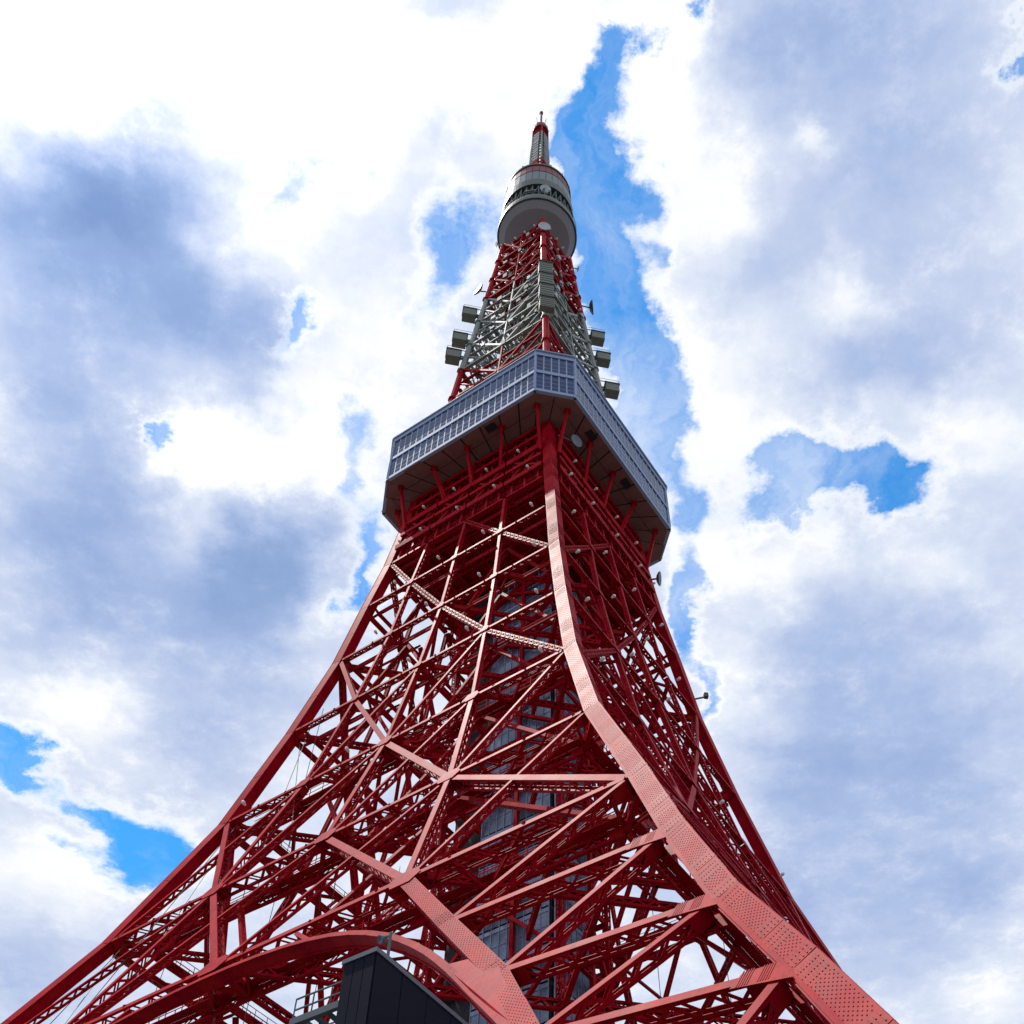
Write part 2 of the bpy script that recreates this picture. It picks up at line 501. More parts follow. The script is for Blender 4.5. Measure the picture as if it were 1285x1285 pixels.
PZ = [p[0] for p in PROFILE]; PW = [p[1] for p in PROFILE]
def wz(z):
    return float(np.interp(z, PZ, PW))
def corner(k, z, w=None, off=0.0):
    return DIRS[k % 4] * ((wz(z) if w is None else w) + off) + UP * z
def fpt(f, s, z, off=0.0):
    """point on face f: s = 0 at the foot-side leg (near or back), 1 at the other; off = outwards"""
    a, b = FACES[f]
    A, B = corner(a, z), corner(b, z)
    d = nrm(B - A) * (LEGW if z < 143 else 0.4)
    A, B = A + d, B - d
    return A * (1 - s) + B * s + fnorm(f, z) * off
LEGW = 1.2
FACES = [(0, 1), (0, 3), (2, 1), (2, 3)]
def fnorm(f, z):
    a, b = FACES[f]
    h = nrm(DIRS[a] + DIRS[b])
    dz = 1.0
    slope = (wz(z - dz) - wz(z + dz)) / (2 * dz) / math.sqrt(2)
    return nrm(h + UP * slope)

tower = empty('lattice_tower', (0, 0, 0), category='tower',
              label='tall red and white steel lattice tower with glazed observation deck and antenna mast')

def truss(name, P, Q, n, a, b, mats, pitch=None, outer='solid', lip=0.17, parent=tower, t=0.05, trim=0.0, mb=None, hole=False):
    """laced box member from P to Q: flanges facing +n and -n (width a), laced webs of depth b"""
    P = np.array(P, float); Q = np.array(Q, float)
    d = nrm(Q - P)
    P = P + d * trim; Q = Q - d * trim
    Lg = np.linalg.norm(Q - P)
    n = nrm(n - d * (n @ d)); s = np.cross(d, n)
    own = mb is None
    if own:
        mb = MB()
    pitch = pitch or max(0.5, b * 0.95)
    k = max(2, int(round(Lg / pitch)))
    if outer == 'solid':
        mb.bar(P + n * (b / 2), Q + n * (b / 2), s, n, a / 2 + 0.03, t / 2)
        mb.bar(P - n * (b / 2), Q - n * (b / 2), s, n, a / 2, t / 2)
    else:
        for g in (1, -1):
            for e in (1, -1):
                mb.bar(P + n * (b / 2 * g) + s * (a / 2 * e - e * lip / 2), Q + n * (b / 2 * g) + s * (a / 2 * e - e * lip / 2), s, n, lip / 2, t / 2)
            for i in range(k):
                p = P + d * (Lg * i / k); q = P + d * (Lg * (i + 1) / k)
                e = 1 if i % 2 else -1
                mb.bar(p + s * e * a * 0.42 + n * (b / 2 * g + 0.045), q - s * e * a * 0.42 + n * (b / 2 * g + 0.045), nrm(np.cross(d, n)), n, 0.05, 0.02)
    for g in (1, -1):
        o = s * (g * (a / 2 - 0.02))
        for e in (1, -1):
            mb.bar(P + o + n * e * (b / 2 - lip / 2), Q + o + n * e * (b / 2 - lip / 2), n, s, lip / 2, 0.02)
        for i in range(k):
            p = P + d * (Lg * i / k); q = P + d * (Lg * (i + 1) / k)
            e = 1 if i % 2 else -1
            A = p + o + n * e * (b / 2 - lip * 0.7); B = q + o - n * e * (b / 2 - lip * 0.7)
            dd = nrm(B - A)
            mb.bar(A, B, np.cross(dd, s), s, 0.07, 0.014)
        # end tie plates
        for (p, q) in ((P, P + d * min(1.1, Lg * 0.12)), (Q - d * min(1.1, Lg * 0.12), Q)):
            mb.bar(p + o * 0.985, q + o * 0.985, n, s, b / 2 - 0.03, 0.012)
    if own:
        return mb.build(name, mats, parent)

def plate_girder(name, P, Q, n, a, b, mats, parent=tower, mb=None):
    P = np.array(P, float); Q = np.array(Q, float)
    d = nrm(Q - P); n = nrm(n - d * (n @ d)); s = np.cross(d, n)
    own = mb is None
    if own:
        mb = MB()
    mb.bar(P + n * (b / 2), Q + n * (b / 2), s, n, a / 2 + 0.06, 0.035)
    mb.bar(P - n * (b / 2), Q - n * (b / 2), s, n, a / 2 + 0.06, 0.035)
    mb.bar(P, Q, s, n, a / 2, b / 2 - 0.03)
    if own:
        return mb.build(name, mats, parent)

# ------------------------------------------------------------------ ground
def ground():
    mb = MB()
    S = 6000
    mb.add([(-S, -S, 0), (S, -S, 0), (S, S, 0), (-S, S, 0)], [(0, 1, 2, 3)])
    o = mb.build('ground', M_PAVE, None, loc=V(0, 0, 0))
    o['kind'] = 'structure'
ground()

# ------------------------------------------------------------------ legs
def rivet_add(vs, fs, c, n, u, w, r, h):
    k = len(vs)
    for t in range(5):
        an = 2 * math.pi * t / 5
        vs.append(c + r * (u * math.cos(an) + w * math.sin(an)))
    vs.append(c + n * h)
    for t in range(5):
        fs.append((k + t, k + (t + 1) % 5, k + 5))

LEG_Z = [LEV[k][0] for k in ORDER[::-1]]
def rivet_field(vs, fs, P, Q, T, n, hw, cols, step, off, r=.036):
    """staggered rivet heads between P and Q over a plate of half width hw"""
    d = nrm(Q - P); Lg = np.linalg.norm(Q - P)
    for i in range(int(Lg / step)):
        for j in range(cols):
            x = -hw + 2 * hw * (j + (0.25 if i % 2 else 0.75)) / cols
            rivet_add(vs, fs, P + d * (i + 0.5) * step + T * x + n * off, n, d, T, r, .028)

def strap(m3, a, b, T, n, hw, q0, q1, rows, off):
    d = nrm(b - a); L2 = np.linalg.norm(b - a)
    ns = max(2, int((q1 - q0) * L2 / 0.36))
    for j in range(rows):
        x = (j - (rows - 1) / 2) / ((rows - 1) / 2) * (hw - 0.1)
        for i in range(ns):
            s0 = q0 + (q1 - q0) * (i + 0.10) / ns; s1 = q0 + (q1 - q0) * (i + 0.82) / ns
            m3.bar(a + d * (L2 * s0) + T * x + n * off, a + d * (L2 * s1) + T * x + n * off, T, n, 0.024, 0.014)

def leg(k):
    """riveted box leg, two outer cover plates in the planes of the faces, split by open joints"""
    near = (k == 0)
    zs = list(LEG_Z) + [137.0, 143.2]
    us = [nrm(DIRS[(k + 1) % 4] - DIRS[k]), nrm(DIRS[(k - 1) % 4] - DIRS[k])]
    mb = MB()
    def pt(z, a, b):
        return corner(k, z) + us[0] * a + us[1] * b
    for z0, z1 in zip(zs[:-1], zs[1:]):
        sq = ((.05, .05), (LEGW - .03, .05), (LEGW - .03, LEGW - .03), (.05, LEGW - .03))
        c8 = [pt(z0, *q) for q in sq] + [pt(z1, *q) for q in sq]
        mb.hexa(c8)
        for q in ((LEGW - .02, .1), (LEGW - .02, LEGW - .1), (.1, LEGW - .02), (LEGW - .1, LEGW - .02)):
            P, Q = pt(z0, *q), pt(z1, *q)
            mb.bar(P, Q, us[0], us[1], .07, .07)
    o = mb.build('leg', M_RED, tower)
    vs, fs = [], []
    for side in (0, 1):
        u, v = us[side], us[1 - side]
        f_ = [(0, 1), (0, 3), (2, 1), (2, 3)]
        for z0, z1 in zip(zs[:-1], zs[1:]):
            P0 = corner(k, z0) + u * (LEGW / 2); P1 = corner(k, z1) + u * (LEGW / 2)
            d = nrm(P1 - P0); n = nrm(-v - d * (-v @ d)); T = np.cross(n, d); Lg = np.linalg.norm(P1 - P0)
            cuts = [0.0, 1.0] if Lg < 9 else [0.0, 0.36 if near else .5, 1.0]
            for c0, c1 in zip(cuts[:-1], cuts[1:]):
                a = P0 + d * (Lg * c0 + 0.03); b = P0 + d * (Lg * c1 - 0.03)
                L2 = np.linalg.norm(b - a)
                m2 = MB()
                m2.bar(a - n * .012 * side, b - n * .012 * side, T, n, LEGW / 2 + 0.05 - .02 * side, 0.03)
                m2.build('cover_plate', M_RED, o)
                if near:
                    m3 = MB()
                    strap(m3, a, b, T, n, LEGW / 2, 0.02, min(0.3, 0.9 / L2), 7, .04)
                    strap(m3, a, b, T, n, LEGW / 2, 1 - min(0.4, 1.5 / L2), 0.985, 9, .04)
                    st = m3.build('rivet_strap', M_RED, o); st['kind'] = 'stuff'
                    if 16 < z0 < 66:
                        q = d * min(.3 * L2, .95)
                        rivet_field(vs, fs, a + q, b - d * min(.4 * L2, 1.6), T, n, LEGW / 2 - .03, 6, .17, .03)
                    elif z0 < 110:
                        rivet_field(vs, fs, a, b, T, n, LEGW / 2 - .05, 4, .3, .03, .04)
    if near:
        m4 = MB(); m4.add(vs, fs)
        rv = m4.build('rivets', M_RED, o); rv['kind'] = 'stuff'
    f = MB()
    base = pt(0, .6, .6); base[2] = 0
    f.bar(base, base + UP * 1.0, us[0], us[1], 2.6, 2.6, 0, 1.8, 1.8)
    f.build('footing', M_CONC, tower)
    return o
legs = [leg(k) for k in range(4)]

def node_plate(f, s, z, r=0.62, name='gusset_plate', a=1.0):
    """hexagonal gusset on the outside of face f"""
    n = fnorm(f, z)
    P = fpt(f, s, z) + n * 0.012
    h = nrm(fpt(f, 1, z) - fpt(f, 0, z)); v = np.cross(n, h)
    pts = [P + (h * math.cos(t) * a + v * math.sin(t)) * r for t in [R(x) for x in (0, 55, 125, 180, 235, 305)]]
    m = MB(); m.prism(pts, n * 0.035)
    pts = [p - n * 0.66 for p in pts]
    m.prism(pts, n * 0.035)
    m.build(name, M_RED, tower)

# ------------------------------------------------------------------ faces below the deck
S = [0.0, 0.25, 0.5, 0.75, 1.0]
def face_members(f):
    near = f in (0, 1)
    def pt(i, lv):
        s = S[i] if isinstance(i, int) else i
        z = LEV[lv][0] if isinstance(lv, str) else lv
        return fpt(f, s, z)
    def mem(name, p, q, a, b, outer='solid', trim=0.25, pitch=None):
        z = (p[2] + q[2]) / 2
        n_ = fnorm(f, z)
        sh = -b / 2 - {'horizontal_girder': .03, 'vertical_post': .075, 'portal_strut': .03}.get(name, .12) - random.uniform(0, .03)
        truss(name, p + n_ * sh, q + n_ * sh, n_, a, b, M_RED, outer=outer, trim=trim, pitch=pitch)
    big = {'Z': (.34, .5), 'A': (.30, .5), 'B': (.30, .55), 'C': (.32, .6), 'D': (.36, .7), 'E': (.42, 1.0), 'F': (.48, 1.2)}
    for lv in 'ZABCDEF':
        a, b = big[lv]
        for i in range(4):
            mem('horizontal_girder', pt(i, lv), pt(i + 1, lv), a, b, trim=.15 if 0 < i < 3 else 0.3)
    for i in (1, 2, 3):
        for l0, l1 in zip('ZABCDE', 'ABCDEF'):
            if l0 == 'E' and i != 1 and i != 3:
                continue
            if l0 == 'Z' and False:
                continue
            a, b = (.30, .5) if l0 in 'ZABC' else (.45, .8)
            mem('vertical_post', pt(i, l0), pt(i, l1), a, b)
    # long falling diagonals, foot leg low
    main = [((4, 'Z'), (3, 'A'), (2, 'B'), (1, 'C'), (0, 'D')), ((2, 'Z'), (1, 'A'), (0, 'B'))]
    for ch in main:
        for p, q in zip(ch[:-1], ch[1:]):
            mem('diagonal_brace', pt(*p), pt(*q), .55, .5, outer='laced', trim=.3, pitch=.55)
    main = [((4, 'B'), (3, 'C'), (2, 'D'), (1, 'E'), (0, 'F')), ((4, 'D'), (3, 'E'), (2, 'F')), ((2, 'E'), (1, 'F'))]
    for ch in main:
        for p, q in zip(ch[:-1], ch[1:]):
            th = q[1] in 'EF'
            mem('diagonal_brace', pt(*p), pt(*q), .55 if th else .45, 1.0 if th else .7, trim=.3)
    # rising diagonals
    for p, q in (((0, 'D'), (1, 'E')), ((0, 'E'), (1, 'F')), ((1, 'C'), (2, 'D')), ((2, 'D'), (3, 'E')), ((1, 'E'), (2, 'F')),
                 ((2, 'C'), (3, 'D')), ((3, 'D'), (4, 'E')), ((3, 'E'), (4, 'F')), ((1, 'D'), (2, 'E')), ((2, 'E'), (3, 'F'))):
        mem('diagonal_brace', pt(*p), pt(*q), .28, .62, trim=.3)
    for lv in 'ABCDEF':
        for i in (1, 2, 3):
            node_plate(f, S[i], LEV[lv][0], r={'D': .75, 'E': 1.0, 'F': 1.1}.get(lv, .5), a=1.15)
    # foot portals: ribs, arch and the lacing between rib and leg
    ribz = [LEV['F'][0], 40.9, 33.2, 26.5, 17.0, 9.0, 1.2]
    ribs = [0.25, 0.182, 0.132, 0.112, 0.088, 0.06, 0.012]
    for mir in (False, True):
        S2 = [1 - s for s in ribs] if mir else ribs
        P = [fpt(f, s, z) for s, z in zip(S2, ribz)]
        e = 1 if mir else 0
        for i in range(len(P) - 1):
            zz = (ribz[i] + ribz[i + 1]) / 2
            n = fnorm(f, zz)
            pr = plate_girder('portal_rib', P[i] - n * .5, P[i + 1] - n * .5, n, .88, .9, M_RED)
            if near:
                d_ = nrm(P[i + 1] - P[i]); T_ = np.cross(n, d_)
                vs_, fs_ = [], []
                rivet_field(vs_, fs_, P[i], P[i + 1], T_, n, .46, 5, .22, -.015)
                mr = MB(); mr.add(vs_, fs_)
                strap(mr, P[i], P[i + 1], T_, n, .5, .86, .99, 7, -.005)
                rv = mr.build('rivets', M_RED, pr); rv['kind'] = 'stuff'
        legz = ['F', 'G', 'H', 'I', 'J', 'K']
        for i in range(1, 6):
            zl = LEV[legz[i]][0]
            mem('portal_strut', fpt(f, e, zl), P[i], .42, .9, trim=.4)
            mem('portal_strut', fpt(f, e, LEV[legz[i - 1]][0]), P[i], .34, .75, trim=.4)
        for i in range(1, 6):
            zl = LEV[legz[i]][0]
            A = fpt(f, e, zl); h = nrm(P[i] - A); n = fnorm(f, zl); v = np.cross(n, h); v = v if v[2] > 0 else -v
            dl = nrm(fpt(f, e, zl + 2) - fpt(f, e, zl - 2))
            m = MB()
            for o_ in (.015, -.95):
                m.prism([A + n * o_ + dl * .55, A + n * o_ + h * 1.7 + v * .34, A + n * o_ + h * 1.9 - v * .5, A + n * o_ - dl * .95], n * .03)
            if near:
                for r_ in range(5):
                    for q_ in (.45, 1.25):
                        m.bar(A + n * .05 + h * (q_ + .1 * r_) + v * (.45 - .08 * r_ * 0), A + n * .05 + h * (q_ + .1 * r_) - v * .5, h, n, .018, .012)
            m.build('gusset_plate', M_RED, tower)
    apts = [(.5, 48.2), (.425, 48.0), (.345, 46.8), (.293, 45.2), (.242, 42.7), (.207, 39.9), (.180, 37.0), (.158, 33.8), (.139, 30.8), (.122, 27.6), (.112, 25.0)]
    full = apts[::-1] + [(1 - s, z) for s, z in apts[1:]]
    # smooth arch
    Z_ = np.array([p[1] for p in full]); S_ = np.array([p[0] for p in full]); t = np.arange(len(full))
    tt = np.linspace(0, len(full) - 1, 41)
    Zi = np.interp(tt, t, Z_); Si = np.interp(tt, t, S_)
    for _ in range(4):
        Zi[1:-1] = (Zi[:-2] + 2 * Zi[1:-1] + Zi[2:]) / 4; Si[1:-1] = (Si[:-2] + 2 * Si[1:-1] + Si[2:]) / 4
    m = MB()
    pts = [fpt(f, s, z) for s, z in zip(Si, Zi)]
    for p, q in zip(pts[:-1], pts[1:]):
        d = nrm(q - p); z = (p[2] + q[2]) / 2; n = fnorm(f, z); s_ = np.cross(d, n)
        m.bar(p - n * .52, q - n * .52 + d * .05, s_, n, .12, .42)
        m.bar(p - n * .06, q - n * .06 + d * .05, s_, n, .2, .035)
        m.bar(p - n * .98, q - n * .98 + d * .05, s_, n, .2, .035)
    m.build('arch_chord', M_RED, tower)
    for mir in (False, True):
        q = [(.176, 36.2), (.138, 35.4), (.110, 26.0), (.113, 25.2), (.124, 28.2), (.152, 32.8)]
        m = MB(); n = fnorm(f, 32)
        pp = [fpt(f, 1 - s if mir else s, z, -.09) for s, z in q]
        m.prism(pp, -n * .05)
        m.build('portal_web', M_RED, tower)
    # spandrel struts between arch and the horizontals
    for i in (16, 24):
        q = pts[i]
        a_ = Si[i]
        up = fpt(f, a_ + (.035 if i < 20 else -.035), LEV['F'][0] - .3)
        if np.linalg.norm(up - q) > 1.6:
            mem('spandrel_strut', q, up, .25, .45, trim=.3)
for f in range(4):
    face_members(f)

# ------------------------------------------------------------------ interior framing
def interior():
    for lv in 'ZABCDEFG':
        z, w = LEV[lv]
        deep = lv in 'DEFG'
        off = {'Z': 1.4, 'A': 1.6, 'B': 1.8, 'C': 2.2, 'D': 2.8, 'E': 3.2, 'F': 3.6, 'G': 3.6}[lv]
        inn = w - off * math.sqrt(2)
        C = [DIRS[k] * inn + UP * (z - .2) for k in range(4)]
        O = [DIRS[k] * w + UP * z for k in range(4)]
        if lv != 'G':
            for k in range(4):
                a, b = C[k], C[(k + 1) % 4]
                for i in range(4):
                    truss('inner_ring_girder', a + (b - a) * i / 4, a + (b - a) * (i + 1) / 4, UP, .22, .5 if not deep else .8, M_RED)
                # lacing between outer and inner girders
                oa, ob = O[k], O[(k + 1) % 4]
                nseg = 8 if not deep else 12
                m = MB()
                for i in range(nseg):
                    p = oa + (ob - oa) * (i + .5) / nseg; q = a + (b - a) * (i + (1 if i % 2 else 0)) / nseg
                    truss('', p, q, UP, .16, .3, None, mb=m, pitch=.6)
                m.build('deck_lacing', M_RED, tower)['kind'] = 'stuff'
                if deep:
                    # service walkway with rails along the inner ring
                    m = MB()
                    dd = nrm(b - a); nn = np.cross(UP, dd)
                    Lg = np.linalg.norm(b - a)
                    m.bar(a + nn * .5 + UP * .45, b + nn * .5 + UP * .45, nn, UP, .35, .03)
                    for h in (.95, 1.5):
                        for g in (.15, .85):
                            m.bar(a + nn * g + UP * h, b + nn * g + UP * h, nn, UP, .025, .025)
                    for i in range(int(Lg / 1.6)):
                        for g in (.15, .85):
                            p = a + dd * i * 1.6 + nn * g
                            m.bar(p + UP * .45, p + UP * 1.5, nn, dd, .025, .025)
                    m.build('service_walkway', M_RED, tower)
        # diamond of ties between face middles
        if lv in 'BCDEF':
            mids = [(O[k] + O[(k + 1) % 4]) / 2 for k in range(4)]
            for k in range(4):
                truss('cross_tie', mids[k], mids[(k + 1) % 4], UP, .35, .8 if deep else .5, M_RED, trim=1.2)
                q1 = (O[k] * 3 + O[(k + 1) % 4]) / 4; q2 = (O[k] * 3 + O[(k - 1) % 4]) / 4
                truss('cross_tie', q1, q2, UP, .3, .6, M_RED, trim=.8)
            # radial ties to the shaft
            for k in range(4):
                core = DIRS[k] * 7.5 + UP * z
                truss('radial_tie', O[k], core, UP, .4, .8, M_RED, trim=1.0)
                m_ = mids[k]
                cm = nrm(DIRS[k] + DIRS[(k + 1) % 4]) * 5.6 + UP * z
                truss('radial_tie', m_, cm, UP, .35, .7, M_RED, trim=.5)
    # knee braces rising from the inner rings
    for l0, l1 in (('B', 'A'), ('C', 'B'), ('D', 'C'), ('E', 'D'), ('F', 'E')):
        z0, w0 = LEV[l0]; z1, w1 = LEV[l1]
        i0 = w0 - 3.2 * 1.41; i1 = w1 - 2.6 * 1.41
        for k in range(4):
            a0, b0 = DIRS[k] * i0 + UP * z0, DIRS[(k + 1) % 4] * i0 + UP * z0
            a1, b1 = DIRS[k] * i1 + UP * z1, DIRS[(k + 1) % 4] * i1 + UP * z1
            n = nrm(DIRS[k] + DIRS[(k + 1) % 4])
            for s0, s1 in ((0, .25), (.5, .25), (.5, .75), (1, .75)):
                truss('inner_diagonal', a0 + (b0 - a0) * s0, a1 + (b1 - a1) * s1, n, .26, .5, M_RED, trim=.3)
interior()

# ------------------------------------------------------------------ lift shaft
def shaft():
    fL = nrm(eL - eN); fR = nrm(-eL - eN)        # along the left and right visible faces
    p = eN * 6.2 - eL * 2.6
    wl, wr = 12.4, 6.6
    cor = [p, p + fL * wl, p + fL * wl + fR * wr, p + fR * wr]
    root = MB()
    z0, z1 = 0.0, 126.8
    core = [c * 1.0 for c in cor]
    cen = sum(core) / 4
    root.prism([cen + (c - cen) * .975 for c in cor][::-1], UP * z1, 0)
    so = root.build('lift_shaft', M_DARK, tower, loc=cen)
    for e in range(4):
        a, b = cor[e], cor[(e + 1) % 4]
        d = nrm(b - a); n = np.cross(d, UP)
        if n @ (a + b - 2 * cen) < 0:
            n = -n
        Lg = np.linalg.norm(b - a)
        zz = z0 + 14
        m = MB(); g = MB()
        x0 = Lg * .12 if e != 0 else 0.3
        x1 = Lg * .97 if e != 0 else Lg * .70
        bays = max(3, int((x1 - x0) / 0.85))
        fl = 4.1
        nfl = int((z1 - zz) / fl)
        for i in range(nfl):
            za = zz + i * fl
            for j in range(bays):
                p0 = a + d * (x0 + (x1 - x0) * j / bays); p1 = a + d * (x0 + (x1 - x0) * (j + 1) / bays)
                tl = random.uniform(-.02, .02)
                for k in range(2):
                    h0, h1 = za + .5 + k * 1.75, za + .5 + (k + 1) * 1.75
                    g.hexa([p0 + n * .04 + UP * h0, p1 + n * .04 + UP * h0, p1 + n * .08 + UP * h0, p0 + n * (.08 + tl) + UP * h0,
                            p0 + n * .04 + UP * h1, p1 + n * .04 + UP * h1, p1 + n * (.08 + tl) + UP * h1, p0 + n * .08 + UP * h1])
                    m.bar(p0 + n * .12 + UP * h1, p1 + n * .12 + UP * h1, UP, n, .02, .025)
            m.bar(a + d * x0 + UP * za + n * .1, a + d * x1 + UP * za + n * .1, UP, n, .22, .05)
        for j in range(bays + 1):
            q = a + d * (x0 + (x1 - x0) * j / bays) + n * .14
            m.bar(q + UP * zz, q + UP * z1, d, n, .03, .04)
        mo = m.build('glazing_bars', M_FRAME, so, loc=None); mo['kind'] = 'stuff'
        go = g.build('glass_panels', M_SHAFTGLASS, so); go['kind'] = 'stuff'
    # red frame standing round the shaft
    fr = [cen + (c - cen) * 1.0 + nrm(c - cen) * 1.5 for c in cor]
    hs = [LEV[k][0] for k in 'KJIHGFEDCBAZ']
    for k in range(4):
        a, b = fr[k], fr[(k + 1) % 4]
        n = nrm((a + b) / 2 - cen)
        for h0, h1 in zip([1.0] + hs[:-1], hs):
            truss('shaft_column', a + UP * h0, a + UP * h1, n, .6, .6, M_RED, outer='laced')
            truss('shaft_column', (a * .65 + b * .35) + UP * h0, (a * .65 + b * .35) + UP * h1, n, .35, .4, M_RED)
            truss('shaft_girder', a + UP * h1, b + UP * h1, UP, .4, .7, M_RED)
            if h1 > 40:
                mid = (h0 + h1) / 2
                truss('shaft_brace', a + UP * h0, (a + b) / 2 + UP * mid, n, .3, .5, M_RED)
                truss('shaft_brace', b + UP * h0, (a + b) / 2 + UP * mid, n, .3, .5, M_RED)
                truss('shaft_brace', a + UP * h1, (a + b) / 2 + UP * mid, n, .25, .4, M_RED)
                truss('shaft_girder', a + UP * mid, b + UP * mid, UP, .25, .5, M_RED)
shaft()

# ------------------------------------------------------------------ underside of the deck
def under_deck():
    z0, z1 = 128.2, 143.2
    # floor of beams that closes the tower below the deck
    m = MB()
    w = wz(z0) - 0.9
    m.prism([DIRS[k] * w + UP * (z0 + 1.0) for k in range(4)][::-1], UP * .25)
    m.build('service_floor', M_RED, tower)
    for k in (0, 1):
        a0, b0 = DIRS[k], DIRS[k + 1]
        for i in range(1, 12):
            s = i / 12
            p = (a0 * (1 - s) + b0 * s) * w + UP * (z0 + .5)
            q = (-b0 * (1 - s) - a0 * s) * w + UP * (z0 + .5)
            m = MB()
            hb = .5 if i % 3 == 0 else .32
            plate_girder('', p + UP * (.5 - hb), q + UP * (.5 - hb), UP, .16 if k else .14, hb * 2 - (.0 if k else .06), None, mb=m)
            m.build('floor_beam', M_RED, tower)
    for f in range(4):
        a, b = FACES[f]
        # recessed wall
        m = MB()
        wa0, wa1 = wz(z0) - 1.3, wz(z1) - 1.3
        m.hexa([DIRS[a] * wa0 + UP * z0, DIRS[b] * wa0 + UP * z0, DIRS[b] * (wa0 - .4) + UP * z0, DIRS[a] * (wa0 - .4) + UP * z0,
                DIRS[a] * wa1 + UP * z1, DIRS[b] * wa1 + UP * z1, DIRS[b] * (wa1 - .4) + UP * z1, DIRS[a] * (wa1 - .4) + UP * z1])
        m.build('plate_wall', M_RED, tower)
        for z, hh in ((130.4, .5), (133.4, .32), (136.2, .6), (139.6, .3), (142.4, .35)):
            for i in range(4):
                P, Q = fpt(f, i / 4, z), fpt(f, (i + 1) / 4, z)
                truss('wall_girder', P, Q, nrm(DIRS[a] + DIRS[b]), hh * 1.6, .8, M_RED, trim=.1)
        for i in range(0, 12):
            s = (i + .5) / 12
            truss('wall_stud', fpt(f, s, 127.8, -.3), fpt(f, s, 142.9, -.3), nrm(DIRS[a] + DIRS[b]), .22, .4, M_RED)
        for i in range(4):
            for (s0, za, s1, zb) in ((i / 4, 130.4, (i + 1) / 4, 137.0), ((i + 1) / 4, 130.4, i / 4, 137.0)):
                truss('wall_brace', fpt(f, s0, za, -.05), fpt(f, s1, zb, -.05), nrm(DIRS[a] + DIRS[b]), .22, .35, M_RED)
        # brackets carrying the deck
        for s in (.1, .3, .5, .7, .9):
            bs = s if .2 < s < .8 else (0.012 if s < .5 else .988)
            zb = 136.2 if .2 < s < .8 else 135.0
            P = fpt(f, bs, zb, .1)
            Q = (DIRS[a] * (1 - s) + DIRS[b] * s) * 19.85 + UP * 143.38
            m = MB()
            d = nrm(Q - P); u = nrm(np.cross(d, UP)); v = np.cross(d, u)
            m.bar(P, Q, u, v, .20, .26, 0, .16, .16)
            m.bar(Q - UP * .02, Q - UP * .14, DIRS[a], DIRS[b], .4, .4)
            m.build('bracket_strut', M_RED, tower)
under_deck()

